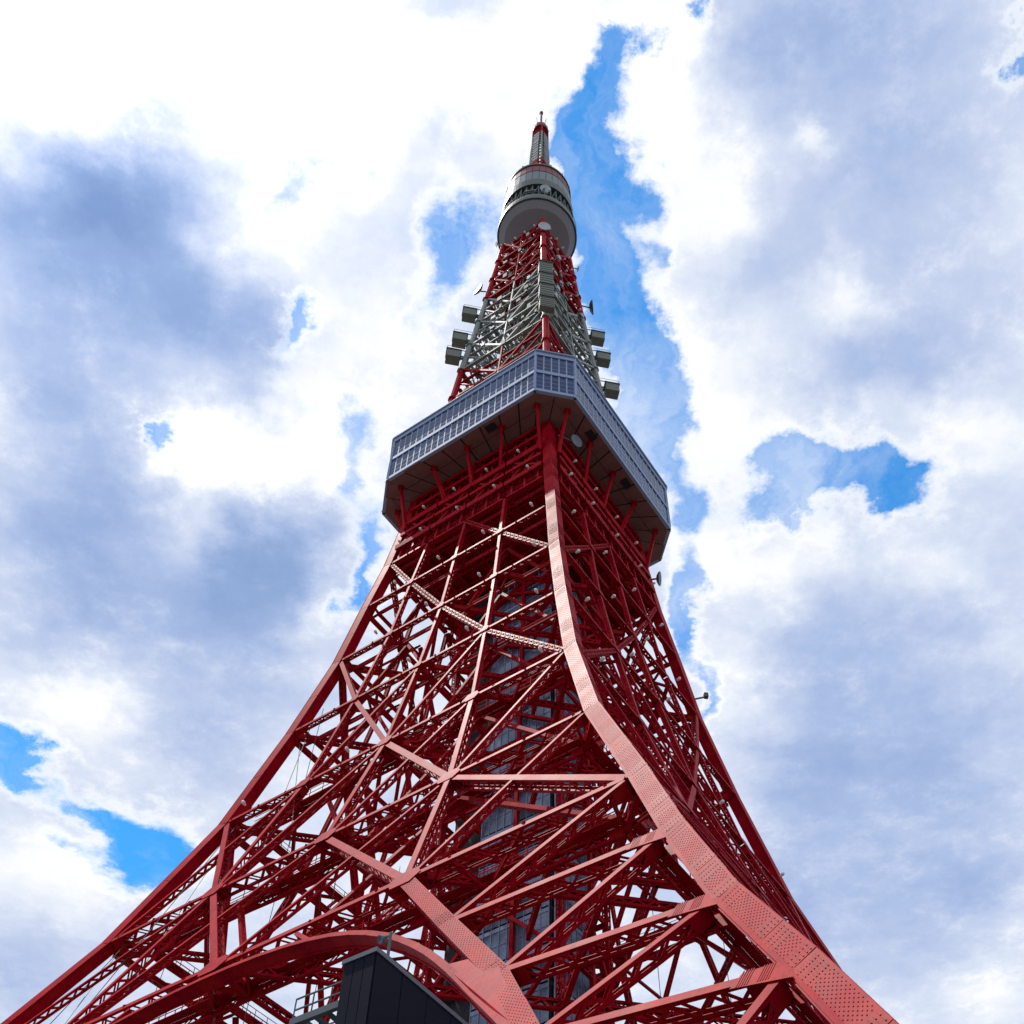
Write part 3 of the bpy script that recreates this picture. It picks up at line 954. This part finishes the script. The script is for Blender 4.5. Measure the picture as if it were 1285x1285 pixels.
# ------------------------------------------------------------------ observation deck
def deck():
    z0, z1, W, c = 143.46, 154.4, 22.73, 0.1206
    root = MB()
    def octo(w, z, c_=c):
        pts = []
        for k in range(4):
            A, B = DIRS[k] * w, DIRS[(k + 1) % 4] * w
            pts += [A * (1 - c_) + B * c_ + UP * z, A * c_ + B * (1 - c_) + UP * z]
        return pts
    inner = octo(W - .35, z0 + .1)
    root.prism(inner[::-1], UP * (z1 - z0 - .2))
    od = root.build('observation_deck', M_DARK, tower, loc=V(0, 0, 148.8))
    out = octo(W, 0)
    # rails and fascias
    m = MB()
    for (za, zb, w_) in ((z0 - .06, z0 + .55, 0.0), (148.45, 149.15, 0.0), (153.55, z1, 0.0), (z1, z1 + .22, .25)):
        for i in range(8):
            P, Q = out[i], out[(i + 1) % 8]
            d = nrm(Q - P); n = np.cross(UP, d)
            if n @ (P + Q) < 0:
                n = -n
            P = P + n * w_; Q = Q + n * w_
            m.hexa([P + UP * za, Q + UP * za, Q - n * .45 + UP * za, P - n * .45 + UP * za,
                    P + UP * zb, Q + UP * zb, Q - n * .45 + UP * zb, P - n * .45 + UP * zb])
    m.build('fascia_band', M_FRAME, od)
    roof = MB(); roof.prism(octo(W - .3, z1 + .24)[::-1], UP * .1)
    roof.build('deck_roof', M_COPING, od)
    # corner posts
    for i in range(8):
        P = out[i]
        m = MB(); r = nrm(P)
        m.bar(P + UP * (z0 + .5) - r * .12, P + UP * (z1 - .1) - r * .12, r, np.cross(UP, r), .14, .14)
        m.build('corner_post', M_FRAME, od)
    # windows: one unit mesh for each tier, shared
    def unit(width, height, rows):
        m = MB()
        X, Y, Z = V(1, 0, 0), V(0, 1, 0), V(0, 0, 1)   # local: x along, y outwards, z up
        fw_ = .085
        m.bar(V(-width / 2 + fw_ / 2, 0, 0), V(-width / 2 + fw_ / 2, 0, height), X, Y, fw_ / 2, .022, 0)
        m.bar(V(width / 2 - fw_ / 2, 0, 0), V(width / 2 - fw_ / 2, 0, height), X, Y, fw_ / 2, .022, 0)
        for r_ in range(rows):
            h0, h1 = height * r_ / rows, height * (r_ + 1) / rows
            if r_:
                m.bar(V(-width / 2 + fw_, -.005, h0), V(width / 2 - fw_, -.005, h0), Y, Z, .022, .038, 0)
            m.bar(V(-width / 2 + fw_ - .02, -.015, (h0 + h1) / 2), V(width / 2 - fw_ + .02, -.015, (h0 + h1) / 2), Y, Z, .012, (h1 - h0) / 2 - .01, 1)
        me = bpy.data.meshes.new('window')
        me.from_pydata([list(p) for p in m.v], [], m.f)
        me.materials.append(M_FRAME); me.materials.append(M_GLASS)
        me.polygons.foreach_set('material_index', m.m)
        return me
    for tier, (za, zb) in enumerate(((z0 + .55, 148.45), (149.15, 153.55))):
        cache = {}
        for i in range(8):
            P, Q = out[i], out[(i + 1) % 8]
            Lg = np.linalg.norm(Q - P); n_ = 5 if Lg < 10 else 23
            d = nrm(Q - P); n = np.cross(UP, d)
            if n @ (P + Q) < 0:
                n = -n
            inset = .16
            wd = (Lg - 2 * inset) / n_
            if n_ not in cache:
                cache[n_] = unit(wd, zb - za, 4)
            x = np.cross(n, UP)
            for j in range(n_):
                c0 = P + d * (inset + wd * (j + .5)) + UP * za - n * .14
                o = bpy.data.objects.new('window', cache[n_])
                COL.objects.link(o); o.parent = od
                M = Matrix(((x[0], n[0], 0, c0[0]), (x[1], n[1], 0, c0[1]), (x[2], n[2], 1, c0[2] - 148.8), (0, 0, 0, 1)))
                o.matrix_local = M
    # soffit panels
    for k in range(4):
        A, B = DIRS[k], DIRS[(k + 1) % 4]
        n = nrm(A + B)
        win, wmid, wout = wz(143) - 1.8, 19.0, W - .25
        nb = 10
        def sp(w, s):
            return (A * (1 - s) + B * s) * w + UP * z0
        for (w0, w1) in ((win, wmid), (wmid, wout)):
            for j in range(nb):
                s0, s1 = j / nb, (j + 1) / nb
                if w1 == wout and (j == 0 or j == nb - 1):
                    # clipped by the chamfer
                    sA, sB = (max(s0, c + .01), s1) if j == 0 else (s0, min(s1, 1 - c - .01))
                    t0, t1 = (s0, s1)
                    if j == 0:
                        pts = [sp(w0, s0 + .003), sp(w1 - .9, c * .55), sp(w1, c + .002), sp(w0, s1 - .003)]
                        pts = [sp(w0, s0 + .003), sp(wout * (1 - 0), 0) * 0 + (A * (1 - c) + (A + B) * 0) * 0 + sp(wout, c) - n * 0 - (B * wout * c) + A * 0, sp(w1, c), sp(w0, s1 - .003)]
                        pts[1] = A * (wout * (1 - c)) + UP * z0
                        pts[2] = sp(wout, c)
                    else:
                        pts = [sp(w0, s0 + .003), sp(wout, 1 - c), B * (wout * (1 - c)) + UP * z0, sp(w0, s1 - .003)]
                else:
                    e = .0035
                    pts = [sp(w0 + .06, s0 + e), sp(w1 - .06, s0 + e), sp(w1 - .06, s1 - e), sp(w0 + .06, s1 - e)]
                m = MB()
                dz = random.uniform(0, .05)
                pts = [p - UP * (dz + .02) for p in pts]
                m.prism(pts, UP * .08)
                m.build('soffit_panel', M_SOFFIT, od)
    # dark service hatches
    for k, s in ((3, .42), (3, .72), (0, .35), (2, .5), (1, .5)):
        # hatch just inside the rim
        A, B = DIRS[k], DIRS[(k + 1) % 4]
        P = (A * (1 - s) + B * s) * (W - 1.9) + UP * (z0 - .16)
        m = MB(); x = nrm(B - A)
        m.box(P, 1.5, 1.0, .12, (x, np.cross(UP, x), UP))
        m.build('service_hatch', M_DARK, od)
deck()

# ------------------------------------------------------------------ tower above the deck
def upper():
    zs = [154.7, 164, 174, 184, 193.5, 203, 213, 222, 231, 240]
    def mt(z):
        return M_WHITE if 184 <= z < 213 else M_RED
    for k in range(4):
        D = DIRS[k]; T = np.cross(UP, D)
        for z0, z1 in zip(zs[:-1], zs[1:]):
            m = MB()
            m.tube(D * wz(z0) + UP * z0, D * wz(z1) + UP * z1, .55, .52, 8)
            m.tube(D * wz(z0) + UP * (z0 - .12), D * wz(z0) + UP * (z0 + .25), .75, .75, 8)
            m.build('mast_leg', mt((z0 + z1) / 2), tower)
    for f in range(4):
        a, b = FACES[f]
        n = nrm(DIRS[a] + DIRS[b])
        for z0, z1 in zip(zs[:-1], zs[1:]):
            M_ = mt((z0 + z1) / 2)
            for i in range(2):
                truss('mast_girder', fpt(f, i / 2, z0), fpt(f, (i + 1) / 2, z0), n, .32, .45, M_, trim=.3)
                truss('mast_girder', fpt(f, i / 2, (z0 + z1) / 2), fpt(f, (i + 1) / 2, (z0 + z1) / 2), n, .2, .35, M_, trim=.3)
            mid = fpt(f, .5, z0); top = fpt(f, .5, z1)
            truss('mast_brace', fpt(f, 0, z1), mid, n, .28, .4, M_, trim=.4)
            truss('mast_brace', fpt(f, 1, z1), mid, n, .28, .4, M_, trim=.4)
            truss('mast_brace', fpt(f, 0, (z0 + z1) / 2), fpt(f, .25, z0), n, .15, .25, M_)
            truss('mast_brace', fpt(f, 1, (z0 + z1) / 2), fpt(f, .75, z0), n, .15, .25, M_)
            truss('mast_post', mid, top, n, .2, .3, M_)
            # inner core frame and its brackets
            wc = 3.0
            ca, cb = DIRS[a] * wc, DIRS[b] * wc
            truss('core_column', ca + UP * z0, ca + UP * z1, n, .4, .4, M_, outer='laced')
            truss('core_brace', ca + UP * z0, cb + UP * (z0 + z1) / 2, n, .2, .3, M_)
            truss('core_brace', cb + UP * (z0 + z1) / 2, ca + UP * z1, n, .2, .3, M_)
            for zz in (z0, (z0 + z1) / 2):
                truss('core_tie', ca + UP * zz, cb + UP * zz, UP, .25, .35, M_)
                truss('core_tie', (ca + cb) / 2 + UP * zz, fpt(f, .5, zz), UP, .22, .3, M_)
                truss('core_tie', (ca + cb) / 2 + UP * zz, fpt(f, .2, zz), UP, .15, .25, M_)
                truss('core_tie', (ca + cb) / 2 + UP * zz, fpt(f, .8, zz), UP, .15, .25, M_)
    # red floors and plate girders under the top deck
    for z, full in ((215, True), (223, True), (231, True), (239.5, True)):
        w = wz(z) - .3
        m = MB()
        m.prism([DIRS[k] * w * (1 if full else .62) + UP * z for k in range(4)][::-1], UP * .15)
        m.build('mast_floor', M_RED, tower)
        for f in range(4):
            for s in (.2, .35, .5, .65, .8):
                a, b = FACES[f]
                p = (DIRS[a] * (1 - s) + DIRS[b] * s) * w * (1 if full else .62) + UP * (z - .2)
                m = MB(); m.bar(p, -p + UP * 2 * p[2] * 1.0 if False else V(0, 0, z - .2) + (V(0, 0, z - .2) - p) * .0, nrm(np.cross(p - V(0, 0, p[2]), UP)), UP, .12, .18)
                m.build('floor_rib', M_RED, tower)
upper()

def top_deck():
    c = V(0, 0, 0)
    ZO = 2.0
    td = MB()
    td.lathe(c + UP * ZO, [(0, 241.6), (3.4, 241.8), (6.6, 243.9), (7.75, 245.4), (7.85, 246.1), (7.5, 246.3), (0, 246.3)], 64)
    o = td.build('top_observatory', M_BOWL, tower, loc=V(0, 0, 250), smooth=False)
    def ring(name, prof, m_, k=64):
        m = MB(); m.lathe(c + UP * ZO, prof, k); return m.build(name, m_, o)
    ring('gallery_ring', [(7.5, 245.6), (8.15, 245.6), (8.15, 246.8), (8.0, 248.2), (7.3, 248.2), (7.3, 246.4), (7.5, 245.6)], M_TOPDARK)
    ring('gallery_rail', [(8.05, 248.9), (8.13, 248.9), (8.13, 249.05), (8.05, 249.05), (8.05, 248.9)], M_TOPDARK)
    ring('inner_drum', [(5.6, 248.0), (5.6, 259.0)], M_DARK)
    ring('lower_band', [(5.7, 255.6), (7.5, 255.6), (7.5, 258.7), (5.7, 258.7), (5.7, 255.6)], M_TOPDARK)
    for i in range(36):
        t = 2 * math.pi * i / 36
        D = V(math.cos(t), math.sin(t), 0)
        t2 = t + math.pi / 36 * 2
        D2 = V(math.cos(t2), math.sin(t2), 0)
        m = MB()
        m.stick(D * 7.4 + UP * 250.1, D * 7.1 + UP * 257.7, .22)
        m.stick(D * 7.4 + UP * 250.2, D2 * 7.1 + UP * 257.6, .14)
        m.build('gallery_stanchion', M_TOPDARK, o)
    for i in range(32):
        t0, t1 = 2 * math.pi * (i + .03) / 32, 2 * math.pi * (i + .97) / 32
        for (za, zb, ra, rb, mm, nm) in ((258.9, 264.4, 7.35, 7.15, M_TOPWHITE, 'cladding_panel'), (264.6, 268.8, 7.2, 6.9, M_DULLRED, 'red_cladding_panel')):
            m = MB()
            P = [V(math.cos(t) * r, math.sin(t) * r, z + ZO) for t, r, z in ((t0, ra, za), (t1, ra, za), (t1, rb, zb), (t0, rb, zb))]
            I = [V(p[0] * .96, p[1] * .96, p[2]) for p in P]
            m.hexa([P[0], P[1], I[1], I[0], P[3], P[2], I[2], I[3]])
            m.build(nm, mm, o)
    ring('drum_core', [(0, 258.8), (6.7, 258.8), (6.6, 269.0), (0, 269.0)], M_TOPDARK)
    ring('roof_parapet', [(6.6, 268.9), (7.1, 268.9), (7.1, 269.6), (6.6, 269.6), (6.6, 268.9)], M_TOPDARK)
    for i in range(14):
        t = 2 * math.pi * (i + .3) / 14
        m = MB(); D = V(math.cos(t), math.sin(t), 0)
        m.box(D * 6.8 + UP * 271.95, .5, .5, .7)
        m.build('roof_unit', M_TOPDARK, o)
    # mast head: red band, white lattice, red cap
    def sq(z, w):
        return [DIRS[k] * w + UP * z for k in range(4)]
    zz = [271.5, 278, 284, 291, 298, 305, 311.5, 316.5]
    ww = [2.6, 2.5, 2.35, 2.25, 2.15, 1.9, 1.85, 1.8]
    for i in range(len(zz) - 1):
        A, B = sq(zz[i], ww[i]), sq(zz[i + 1], ww[i + 1])
        red = zz[i] < 290 or zz[i] > 310
        M_ = M_RED if red else M_WHITE
        for k in range(4):
            n = nrm(DIRS[k] + DIRS[(k + 1) % 4])
            m = MB()
            m.stick(A[k], B[k], .38)
            m.build('antenna_leg', M_, tower)
            m = MB()
            for j in range(3):
                s0, s1 = j / 3, (j + 1) / 3
                p0 = A[k] + (B[k] - A[k]) * s0; p1 = A[k] + (B[k] - A[k]) * s1
                q0 = A[(k + 1) % 4] + (B[(k + 1) % 4] - A[(k + 1) % 4]) * s0; q1 = A[(k + 1) % 4] + (B[(k + 1) % 4] - A[(k + 1) % 4]) * s1
                m.stick(p0, q0, .16); m.stick(p0, q1, .13); m.stick(q0, p1, .13)
            m.build('antenna_lacing', M_, tower)
            if 283 < zz[i] < 311:
                m = MB()
                for j in range(4):
                    z = zz[i] + (zz[i + 1] - zz[i]) * (j + .5) / 4
                    ctr = n * (ww[i] * .72 + .12) + UP * z
                    x = np.cross(UP, n)
                    m.box(ctr, 1.5, .3, 1.2, (x, n, UP))
                m.build('aerial_panel', M_TOPWHITE if not red else M_RED, tower)
    cap = MB()
    cap.lathe(c, [(0, 316.4), (1.95, 316.4), (1.95, 318.2), (1.6, 320.0), (1.0, 321.6), (.5, 322.6), (0, 322.6)], 12)
    cap.build('mast_cap', M_DULLRED, tower)
    for t in (0.4, 2.3, 4.2, 5.3):
        m = MB(); D = V(math.cos(t), math.sin(t), 0)
        m.stick(D * 1.7 + UP * 318, D * 2.3 + UP * 321.4, .12)
        m.build('lightning_rod', M_TOPDARK, tower)
    pole = MB()
    pole.tube(V(0, 0, 322.4), V(0, 0, 332.6), .36, .30, 10)
    pole.build('mast_pole', M_DULLRED, tower)
    tip = MB(); tip.tube(V(0, 0, 332.0), V(0, 0, 332.75), .5, .5, 10)
    tip.build('mast_tip', M_TOPDARK, tower)
top_deck()

def clutter():
    """cable trays, ladders, feeder arms and small aerials between deck and top drum"""
    rnd = random.Random(3)
    for f in range(4):
        a, b = FACES[f]
        n = nrm(DIRS[a] + DIRS[b]); h = nrm(DIRS[b] - DIRS[a])
        for z in np.arange(158, 238, 2.3):
            red = not (184 <= z < 213)
            M_ = M_RED if red else M_WHITE
            for r in range(6 if not red else 3):
                s = rnd.uniform(.06, .94); L = rnd.uniform(1.2, 4.0)
                P = fpt(f, s, z, rnd.uniform(-1.5, .2)) ; m = MB()
                if rnd.random() < .5:
                    for g in (-.22, .22):
                        m.stick(P + UP * g - h * L / 2, P + UP * g + h * L / 2, .09)
                    for q in range(int(L / .5)):
                        m.stick(P - UP * .22 + h * (-L / 2 + q * .5), P + UP * .22 + h * (-L / 2 + q * .5), .07)
                    m.build('feeder_arm', M_ if rnd.random() < .7 else M_GREYGREEN, tower)
                else:
                    m.stick(P - n * 1.0, P + n * .7, .12)
                    m.box(P + n * .8, rnd.uniform(.4, 1.0), .25, rnd.uniform(.6, 1.6), (h, n, UP))
                    m.build('small_aerial', rnd.choice([M_GREYGREEN, M_DISH, M_TOPDARK]), tower)
        m = MB()
        for s in (.36, .41, .60):
            m.stick(fpt(f, s, 155, -.5), fpt(f, s, 240, -.5), .12)
        for z in np.arange(155, 240, .9):
            m.stick(fpt(f, .36, z, -.5), fpt(f, .41, z, -.5), .07)
        m.build('cable_ladder', M_GREYGREEN, tower)
        for z in np.arange(186, 212, 3.2):
            m = MB()
            w = 3.4 + rnd.uniform(-.4, .8)
            m.prism([DIRS[k] * w + UP * z for k in range(4)][::-1], UP * .12)
            if f == 0:
                m.build('service_floor', M_WHITE, tower)
clutter()

# ------------------------------------------------------------------ aerials, dishes, lamps
def box_aerial(k, z, w=2.4, h=4.6, out=.6, d=1.1):
    D = DIRS[k]; T = np.cross(UP, D)
    c = D * (wz(z) + out + d / 2) + UP * z
    m = MB()
    m.box(c, d, w, h, (D, T, UP), 0)
    for i in range(5):
        m.box(c + D * (d / 2 + .03) + UP * (h * (i - 2) / 5), .06, w * .9, .1, (D, T, UP), 1)
    m.box(c - D * (d / 2 + out / 2), out, .3, .3, (D, T, UP), 1)
    m.box(c - D * (d / 2 + out / 2) + UP * (h * .35), out, .2, .2, (D, T, UP), 1)
    m.box(c + UP * (h / 2 + .1), d + .3, w + .3, .12, (D, T, UP), 1)
    m.build('aerial_box', [M_GREYGREEN, M_TOPDARK], tower)
for z in (187.0, 193.2, 199.2, 205.5):
    box_aerial(0, z, 2.4, 4.4 if z > 190 else 3.6)
for k, zz_ in ((1, (188.5, 195.0, 205.5)), (2, (188, 199)), (3, (187.0, 198.0, 206.0))):
    for z in zz_:
        box_aerial(k, z, 1.7, 2.3, out=.9, d=2.3)
        D = DIRS[k]; T = np.cross(UP, D); m = MB()
        P = D * wz(z) + UP * (z + 1.35)
        for g in (-.8, .8):
            m.stick(P + T * g, P + T * g + D * 3.3, .12)
            m.stick(P + T * g + D * 3.2, P + T * g + D * 3.2 + UP * 1.0, .06)
            m.stick(P + T * g + UP * 1.0, P + T * g + D * 3.2 + UP * 1.0, .05)
        m.stick(P - T * .8 + D * 3.2 + UP * 1.0, P + T * .8 + D * 3.2 + UP * 1.0, .05)
        m.build('aerial_platform', M_GREYGREEN, tower)

def dish(P, axis, r, m_=None, name='dish_aerial', par=tower, arm=None):
    m = MB(); ax = nrm(axis)
    m.lathe(P, [(0, -.35 * r), (.5 * r, -.25 * r), (.9 * r, -.02 * r), (r, .08 * r), (r, .22 * r), (.92 * r, .2 * r), (0, .12 * r)], 20, axis=ax)
    if arm is not None:
        m.stick(P - ax * .3 * r, arm, .18)
    return m.build(name, m_ or M_DISH, par, smooth=False)
dish(corner(0, 231) + eN * 1.3, nrm(eN + UP * -.25), 1.15, arm=corner(0, 231))
dish(corner(1, 217) + eL * 2.0, nrm(eL * .8 + eN * .5), 1.3, M_TOPDARK, arm=corner(1, 217))
dish(corner(3, 219) - eL * 2.4, nrm(-eL + eN * .3), 1.4, M_TOPDARK, arm=corner(3, 219))
dish(corner(3, 236) - eL * 1.5, nrm(-eL + UP * -.2), .6, arm=corner(3, 236))
dish(corner(1, 240) + eL * 1.4, nrm(eL + UP * -.2), .6, arm=corner(1, 240))
dish(eN * 7.0 - eL * .3 + UP * 256.2, nrm(eN + UP * -.4), 1.15, arm=eN * 5.4 + UP * 256.2)
dish(eN * 6.7 + eL * 2.6 + UP * 254.2, nrm(eN + eL * .3 + UP * .5), 1.1, arm=eN * 5.0 + eL * 2 + UP * 254)
dish(corner(0, 138.5) - eL * 3.4 + eN * -.4, nrm(eN - eL * .6 - UP * .3), .9, M_STEEL, arm=corner(0, 138.5) - eL * 1.0)
dish(corner(3, 134.5) - eL * .9 + eN * .3, nrm(-eL + eN * .4 - UP * .2), 1.0, M_STEEL, arm=corner(3, 134.5))

def lamp(P, n, r=.19):
    m = MB()
    n = nrm(n)
    m.tube(P, P + n * .35, r * .55, r, 8)
    m.lathe(P + n * .35, [(r, 0), (r * .85, .12), (r * .5, .2), (0, .24)], 8, axis=n)
    m.build('floodlight', M_LAMP, tower, smooth=False)
for f in (0, 1):
    for lv, ss in (('A', (.06, .32, .57, .82)), ('B', (.05, .30, .55, .8)), ('C', (.05, .3, .52)), ('D', (.05, .6, .93))):
        for s in ss:
            z = LEV[lv][0]
            lamp(fpt(f, s, z, .45) - UP * .25 + UP * .55, fnorm(f, z) + UP * .2)
    for z, ss in ((130.4, (.08, .3, .55, .8, .95)), (137.0, (.15, .38, .62, .85))):
        for s in ss:
            lamp(fpt(f, s, z, .5), fnorm(f, z))
    for z in (213, 219, 225, 231, 237):
        for s in (.12, .38, .62, .88):
            lamp(fpt(f, s, z, .4), nrm(fnorm(f, z) - UP * .3), .19)
# lamp on an arm at the right-hand leg
P = corner(3, 111)
m = MB(); m.stick(P, P - eL * 1.4 + UP * .7, .16)
m.box(P - eL * 1.5 + UP * .95, .5, .5, .7, (-eL, eN, UP))
m.build('arm_lamp', M_TOPDARK, tower)
# hanging cables
for (a, b) in ((V(-21, -6, 97), V(-21.5, -8, 55)), (V(-17, -3, 84), V(-17, -4, 50)), (V(-27, -2, 69), V(-27, -3, 48)), (V(-12, 4, 84), V(-12, 4, 50)),
               (V(12, -9, 84), V(12.6, -9, 45)), (V(18, -10, 69), V(18, -10, 40)), (V(-32, 1, 69), V(-34, 2, 44))):
    m = MB(); m.stick(a, b, .05); m.build('hanging_cable', M_CABLE, tower)
for (z, s0, s1, zb) in ((97, .98, .72, 69.9), (84, .985, .8, 53.5), (69, .985, .82, 44)):
    m = MB(); m.stick(fpt(0, s0, z, -1), fpt(0, s1, zb, -1), .05); m.stick(fpt(0, s0, z - 3, -1), fpt(0, s1 - .08, zb, -1), .05)
    m.build('hanging_cable', M_CABLE, tower)

# ------------------------------------------------------------------ dark stair tower in front
H = 24.0
A0 = V(-4.11, -63.3, 0)
L1 = nrm(V(-.96, .655, 0)); L2 = nrm(V(.655, .96, 0))
wl, wr = 1.2, 13.0
stair = empty('stair_tower', tuple(A0 + L1 * .5 + L2 * 6), category='stair tower',
              label='dark navy clad stair tower with sloping roof edge standing in front of the red arch')
m = MB(); m.prism([A0 + L1 * .03 + L2 * .03, A0 + L1 * (wl - .0), A0 + L1 * wl + L2 * wr, A0 + L2 * wr + L1 * .03][::-1], UP * (H - .15))
m.build('wall_core', M_DARK, stair)
npn = 3
for i in range(npn):
    a = A0 + L1 * (wl * i / npn + .012); b = A0 + L1 * (wl * (i + 1) / npn - .012)
    for j in range(6):
        m = MB(); m.bar(a + UP * (H * j / 6 + .02) - L2 * 0, a + UP * (H * (j + 1) / 6 - .18 if j == 5 else H * (j + 1) / 6 - .02), L1 * 0 + L1, L2, 0, .03)
        m = MB()
        zt = H - .16 if j == 5 else H * (j + 1) / 6 - .015
        zb = H * j / 6 + .01
        m.hexa([a + UP * zb - L2 * .03, b + UP * zb - L2 * .03, b + UP * zb + L2 * .028, a + UP * zb + L2 * .028,
                a + UP * zt - L2 * .03, b + UP * zt - L2 * .03, b + UP * zt + L2 * .028, a + UP * zt + L2 * .028])
        m.build('cladding_panel', M_CLAD, stair)
for i in range(10):
    a = A0 + L2 * (wr * i / 10 + .015); b = A0 + L2 * (wr * (i + 1) / 10 - .015)
    m = MB(); zb, zt = .01, H - .16
    m.hexa([a + UP * zb - L1 * .03, b + UP * zb - L1 * .03, b + UP * zb + L1 * .028, a + UP * zb + L1 * .028,
            a + UP * zt - L1 * .03, b + UP * zt - L1 * .03, b + UP * zt + L1 * .028, a + UP * zt + L1 * .028])
    m.build('cladding_panel', M_CLAD, stair)
m = MB()
m.prism([A0 - L1 * .07 - L2 * .07, A0 + L1 * (wl + .07) - L2 * .07, A0 + L1 * (wl + .07) + L2 * wr, A0 - L1 * .07 + L2 * wr][::-1], UP * .16)
for i, v in enumerate(m.v):
    m.v[i] = (v[0], v[1], v[2] + H - .15)
m.build('roof_coping', M_COPING, stair)

# camera lamp on the roof edge of the stair tower
Pp = A0 + L2 * .75 + L1 * .18 + UP * (H + .0)
cctv = empty('roof_spotlight', tuple(Pp), category='spotlight', label='small grey spotlight on a short pole at the dark stair tower roof edge')
m = MB(); m.tube(Pp - UP * .0, Pp + UP * 1.15, .05, .05, 8); m.stick(Pp + UP * 1.05, Pp + UP * 1.05 + L1 * .3, .06)
m.build('pole', M_STEEL, cctv)
m = MB(); m.lathe(Pp + UP * 1.0 + L1 * .26, [(0, -.1), (.09, -.08), (.14, .05), (.14, .16), (.11, .14), (0, .11)], 14, axis=nrm(L1 * .3 - L2 * .8 - UP * .5))
m.build('lamp_head', M_COPING, cctv)

# steel service platform behind the stair tower
B0 = A0 + L1 * (wl + .05) + L2 * .42 + UP * (H - 1.2)
plat = empty('service_platform', (float(B0[0]), float(B0[1]), 0), category='platform', label='blue grey steel service platform with handrails left of the dark stair tower')
m = MB()
e1, e2 = L1, L2
m.bar(B0, B0 + e1 * 2.2, e2, UP, .08, .12); m.bar(B0 + e2 * 1.6, B0 + e1 * 2.2 + e2 * 1.6, e2, UP, .08, .12)
for i in range(6):
    m.bar(B0 + e1 * (2.2 * i / 5), B0 + e1 * (2.2 * i / 5) + e2 * 1.6, e1, UP, .04, .08)
m.build('platform_frame', M_STEEL, plat)
for i in range(4):
    m = MB(); p = B0 + e1 * (2.15 * i / 3); m.stick(p, p + UP * .85, .04); m.build('rail_post', M_STEEL, plat)
    m = MB(); p = p + e2 * 1.6; m.stick(p, p + UP * .85, .04); m.build('rail_post', M_STEEL, plat)
for h in (.45, .85):
    for g in (0, 1.6):
        m = MB(); m.stick(B0 + UP * h + e2 * g, B0 + UP * h + e2 * g + e1 * 2.15, .045); m.build('handrail', M_STEEL, plat)
m = MB(); m.box(B0 + e1 * .3 + e2 * .9 + UP * .5, .45, .9, .8, (e1, e2, UP)); m.box(B0 + e1 * .3 + e2 * .9 + UP * .93, .5, 1.0, .05, (e1, e2, UP))
m.build('equipment_cabinet', M_STEEL, plat)
for g in (.1, 1.5):
    for q in (.1, 2.1):
        m = MB(); p = B0 + e1 * q + e2 * g; m.stick(V(p[0], p[1], 0), p, .16); m.build('support_post', M_STEEL, plat)
